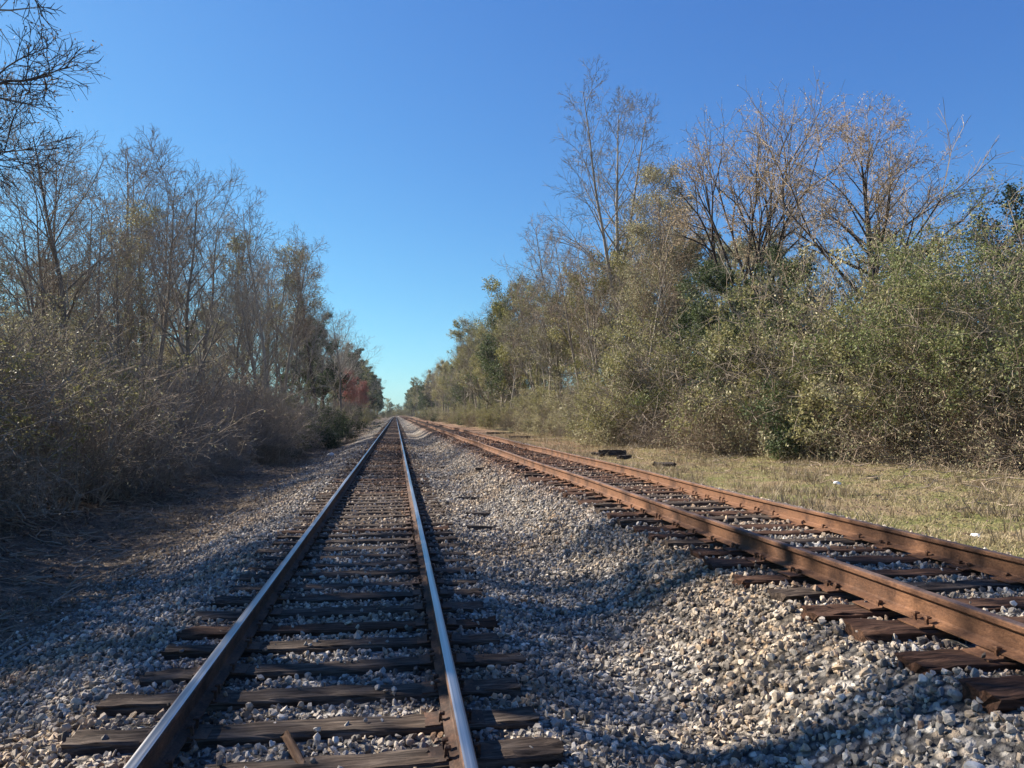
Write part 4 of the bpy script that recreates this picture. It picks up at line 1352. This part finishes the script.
# ------------------------------------------------------------------ debris
def chunk(name, px, D, L, wd, hg, mat, label, cat, rz, zoff=0.0, tilt=0.0, seed=1, xy=None):
    x, y = xy if xy else wp(px, D)
    me = tie_mesh(name, 300 + seed, mat, L=L, wd=wd, hg=hg, n=12)
    for v_ in me.vertices:            # split and broken towards the ends
        e_ = abs(v_.co.x) / (L / 2)
        v_.co.z += random.uniform(-.25, .12) * hg * e_ ** 3
        v_.co.y *= 1 - .25 * e_ ** 4 * random.random()
        v_.co.x *= 1 + random.uniform(-.12, .08) * (e_ > .9)
    o = link(name, me, loc=(x, y, float(tz(x, y)) + hg * .55 + zoff), rot=(random.uniform(-.35, .35), tilt, rz))
    tag(o, label, cat)
    return o


def dep(py, z):
    return F_PX * (CAM_H - z) / (py - 414.5)


chunk('wood_splinter', 300, 4.0, .36, .055, .035, 'wood_pale', 'pale split piece of wood lying across the ties at the bottom, between the polished rails', 'wood piece', 1.95, .05, -.1, 1)
chunk('wood_splinter', 532, dep(603, -.25), .22, .05, .03, 'wood_pale', 'small tan stick lying on the ballast right of the polished rails', 'wood piece', -.5, .02, 0, 2)
for i, (px, py, L, rz, lb) in enumerate(((438, 467, .55, -.6, 'dark wood chunk lying farthest away on the ballast between the tracks'),
                                         (483, 481, .45, .7, 'slanted dark stick on the ballast between the tracks, near the rusty rail'),
                                         (470, 499, .5, -.1, 'flat dark wood piece lying on the ballast between the tracks'),
                                         (478, 514, .42, -.2, 'dark wood piece on the ballast, in front of the flat one'),
                                         (480, 527, .40, -.4, 'dark wood piece nearest the camera on the ballast between the tracks'),
                                         (522, 489, .3, .3, 'short dark lump of wood on the sunlit ballast towards the rusty track'))):
    chunk('wood_piece', px, dep(py, -.22), L, .12, .07, 'char', lb, 'wood piece', rz, .03, 0, 10 + i)
for i, (px, D, L, rz, dz, lb) in enumerate(((603, 29.5, .9, -.5, .0, 'black old tie lying lowest in the small pile behind the rusty track'),
                                            (612, 28.5, 1.0, -.25, .13, 'black old tie lying on top of the small pile behind the rusty track'),
                                            (624, 27.5, .6, .5, .02, 'black broken tie end at the right of the small pile behind the rusty track'),
                                            (500, 62, 2.2, -.4, .05, 'dark old tie dumped by the rusty track farther off'),
                                            (520, 52, 1.4, -.2, .05, 'dark log dumped between the rusty track and the far thicket'),
                                            (664, 24.5, .7, -.4, .0, 'small black stub of wood in the grass right of the tie pile'))):
    chunk('old_crosstie', px, D, L, .24, .2, 'char', lb, 'old tie', rz, dz, 0, 30 + i)


def lump(name, px, D, s, mat, label, cat, seed, flat=.7):
    import bmesh
    rg = np.random.default_rng(seed)
    bm = bmesh.new()
    for p in nrm(rg.normal(size=(26, 3))) * np.array([1, .8, flat]) * s:
        bm.verts.new(p)
    r = bmesh.ops.convex_hull(bm, input=bm.verts)
    for v_ in list(bm.verts):
        if not v_.link_faces:
            bm.verts.remove(v_)
    bmesh.ops.bevel(bm, geom=bm.edges[:], offset=s * .08, segments=1, affect='EDGES')
    me = bpy.data.meshes.new(name)
    bm.to_mesh(me)
    bm.free()
    me.materials.append(M[mat])
    x, y = wp(px, D)
    o = link(name, me, loc=(x, y, float(tz(x, y)) + s * flat * .6), rot=(0, 0, rg.uniform(0, 6)))
    tag(o, label, cat)


lump('rock', 331, dep(457, -.75), .26, 'pale_stone', 'pale round rock on the shaded bank left of the polished rails', 'rock', 1)
lump('rock', 968, 3.15, .055, 'pale_stone', 'largest pale stone at the bottom right corner', 'rock', 4)
lump('paper_scrap', 836, dep(487, -.05), .10, 'white', 'crumpled white scrap lying in the dry grass', 'litter', 5, .5)
lump('paper_scrap', 972, dep(533, 0.0), .07, 'white', 'small white scrap beside the rusty rail at the right', 'litter', 6, .5)

# ------------------------------------------------------------------ air
HAZE = 0.0001
if HAZE:
    A = Acc()
    hv = np.array([(-90, -60, -4), (90, -60, -4), (90, 1000, -4), (-90, 1000, -4), (-90, -60, 34), (90, -60, 34), (90, 1000, 34), (-90, 1000, 34)], float)
    A.quads(hv, np.array([(3, 2, 1, 0), (4, 5, 6, 7), (0, 1, 5, 4), (1, 2, 6, 5), (2, 3, 7, 6), (3, 0, 4, 7)]))
    k = NT('haze_air')
    k.t.nodes.remove(k.b)
    pv = k.n('ShaderNodeVolumePrincipled')
    pv.inputs['Color'].default_value = (0.80, 0.88, 1.0, 1)
    pv.inputs['Density'].default_value = HAZE
    pv.inputs['Anisotropy'].default_value = 0.2
    k.t.links.new(pv.outputs[0], k.out.inputs['Volume'])
    o = link('haze', A.mesh('haze', [k.m]))
    tag(o, 'thin pale air softening the far end of the railway', 'haze', kind='stuff')
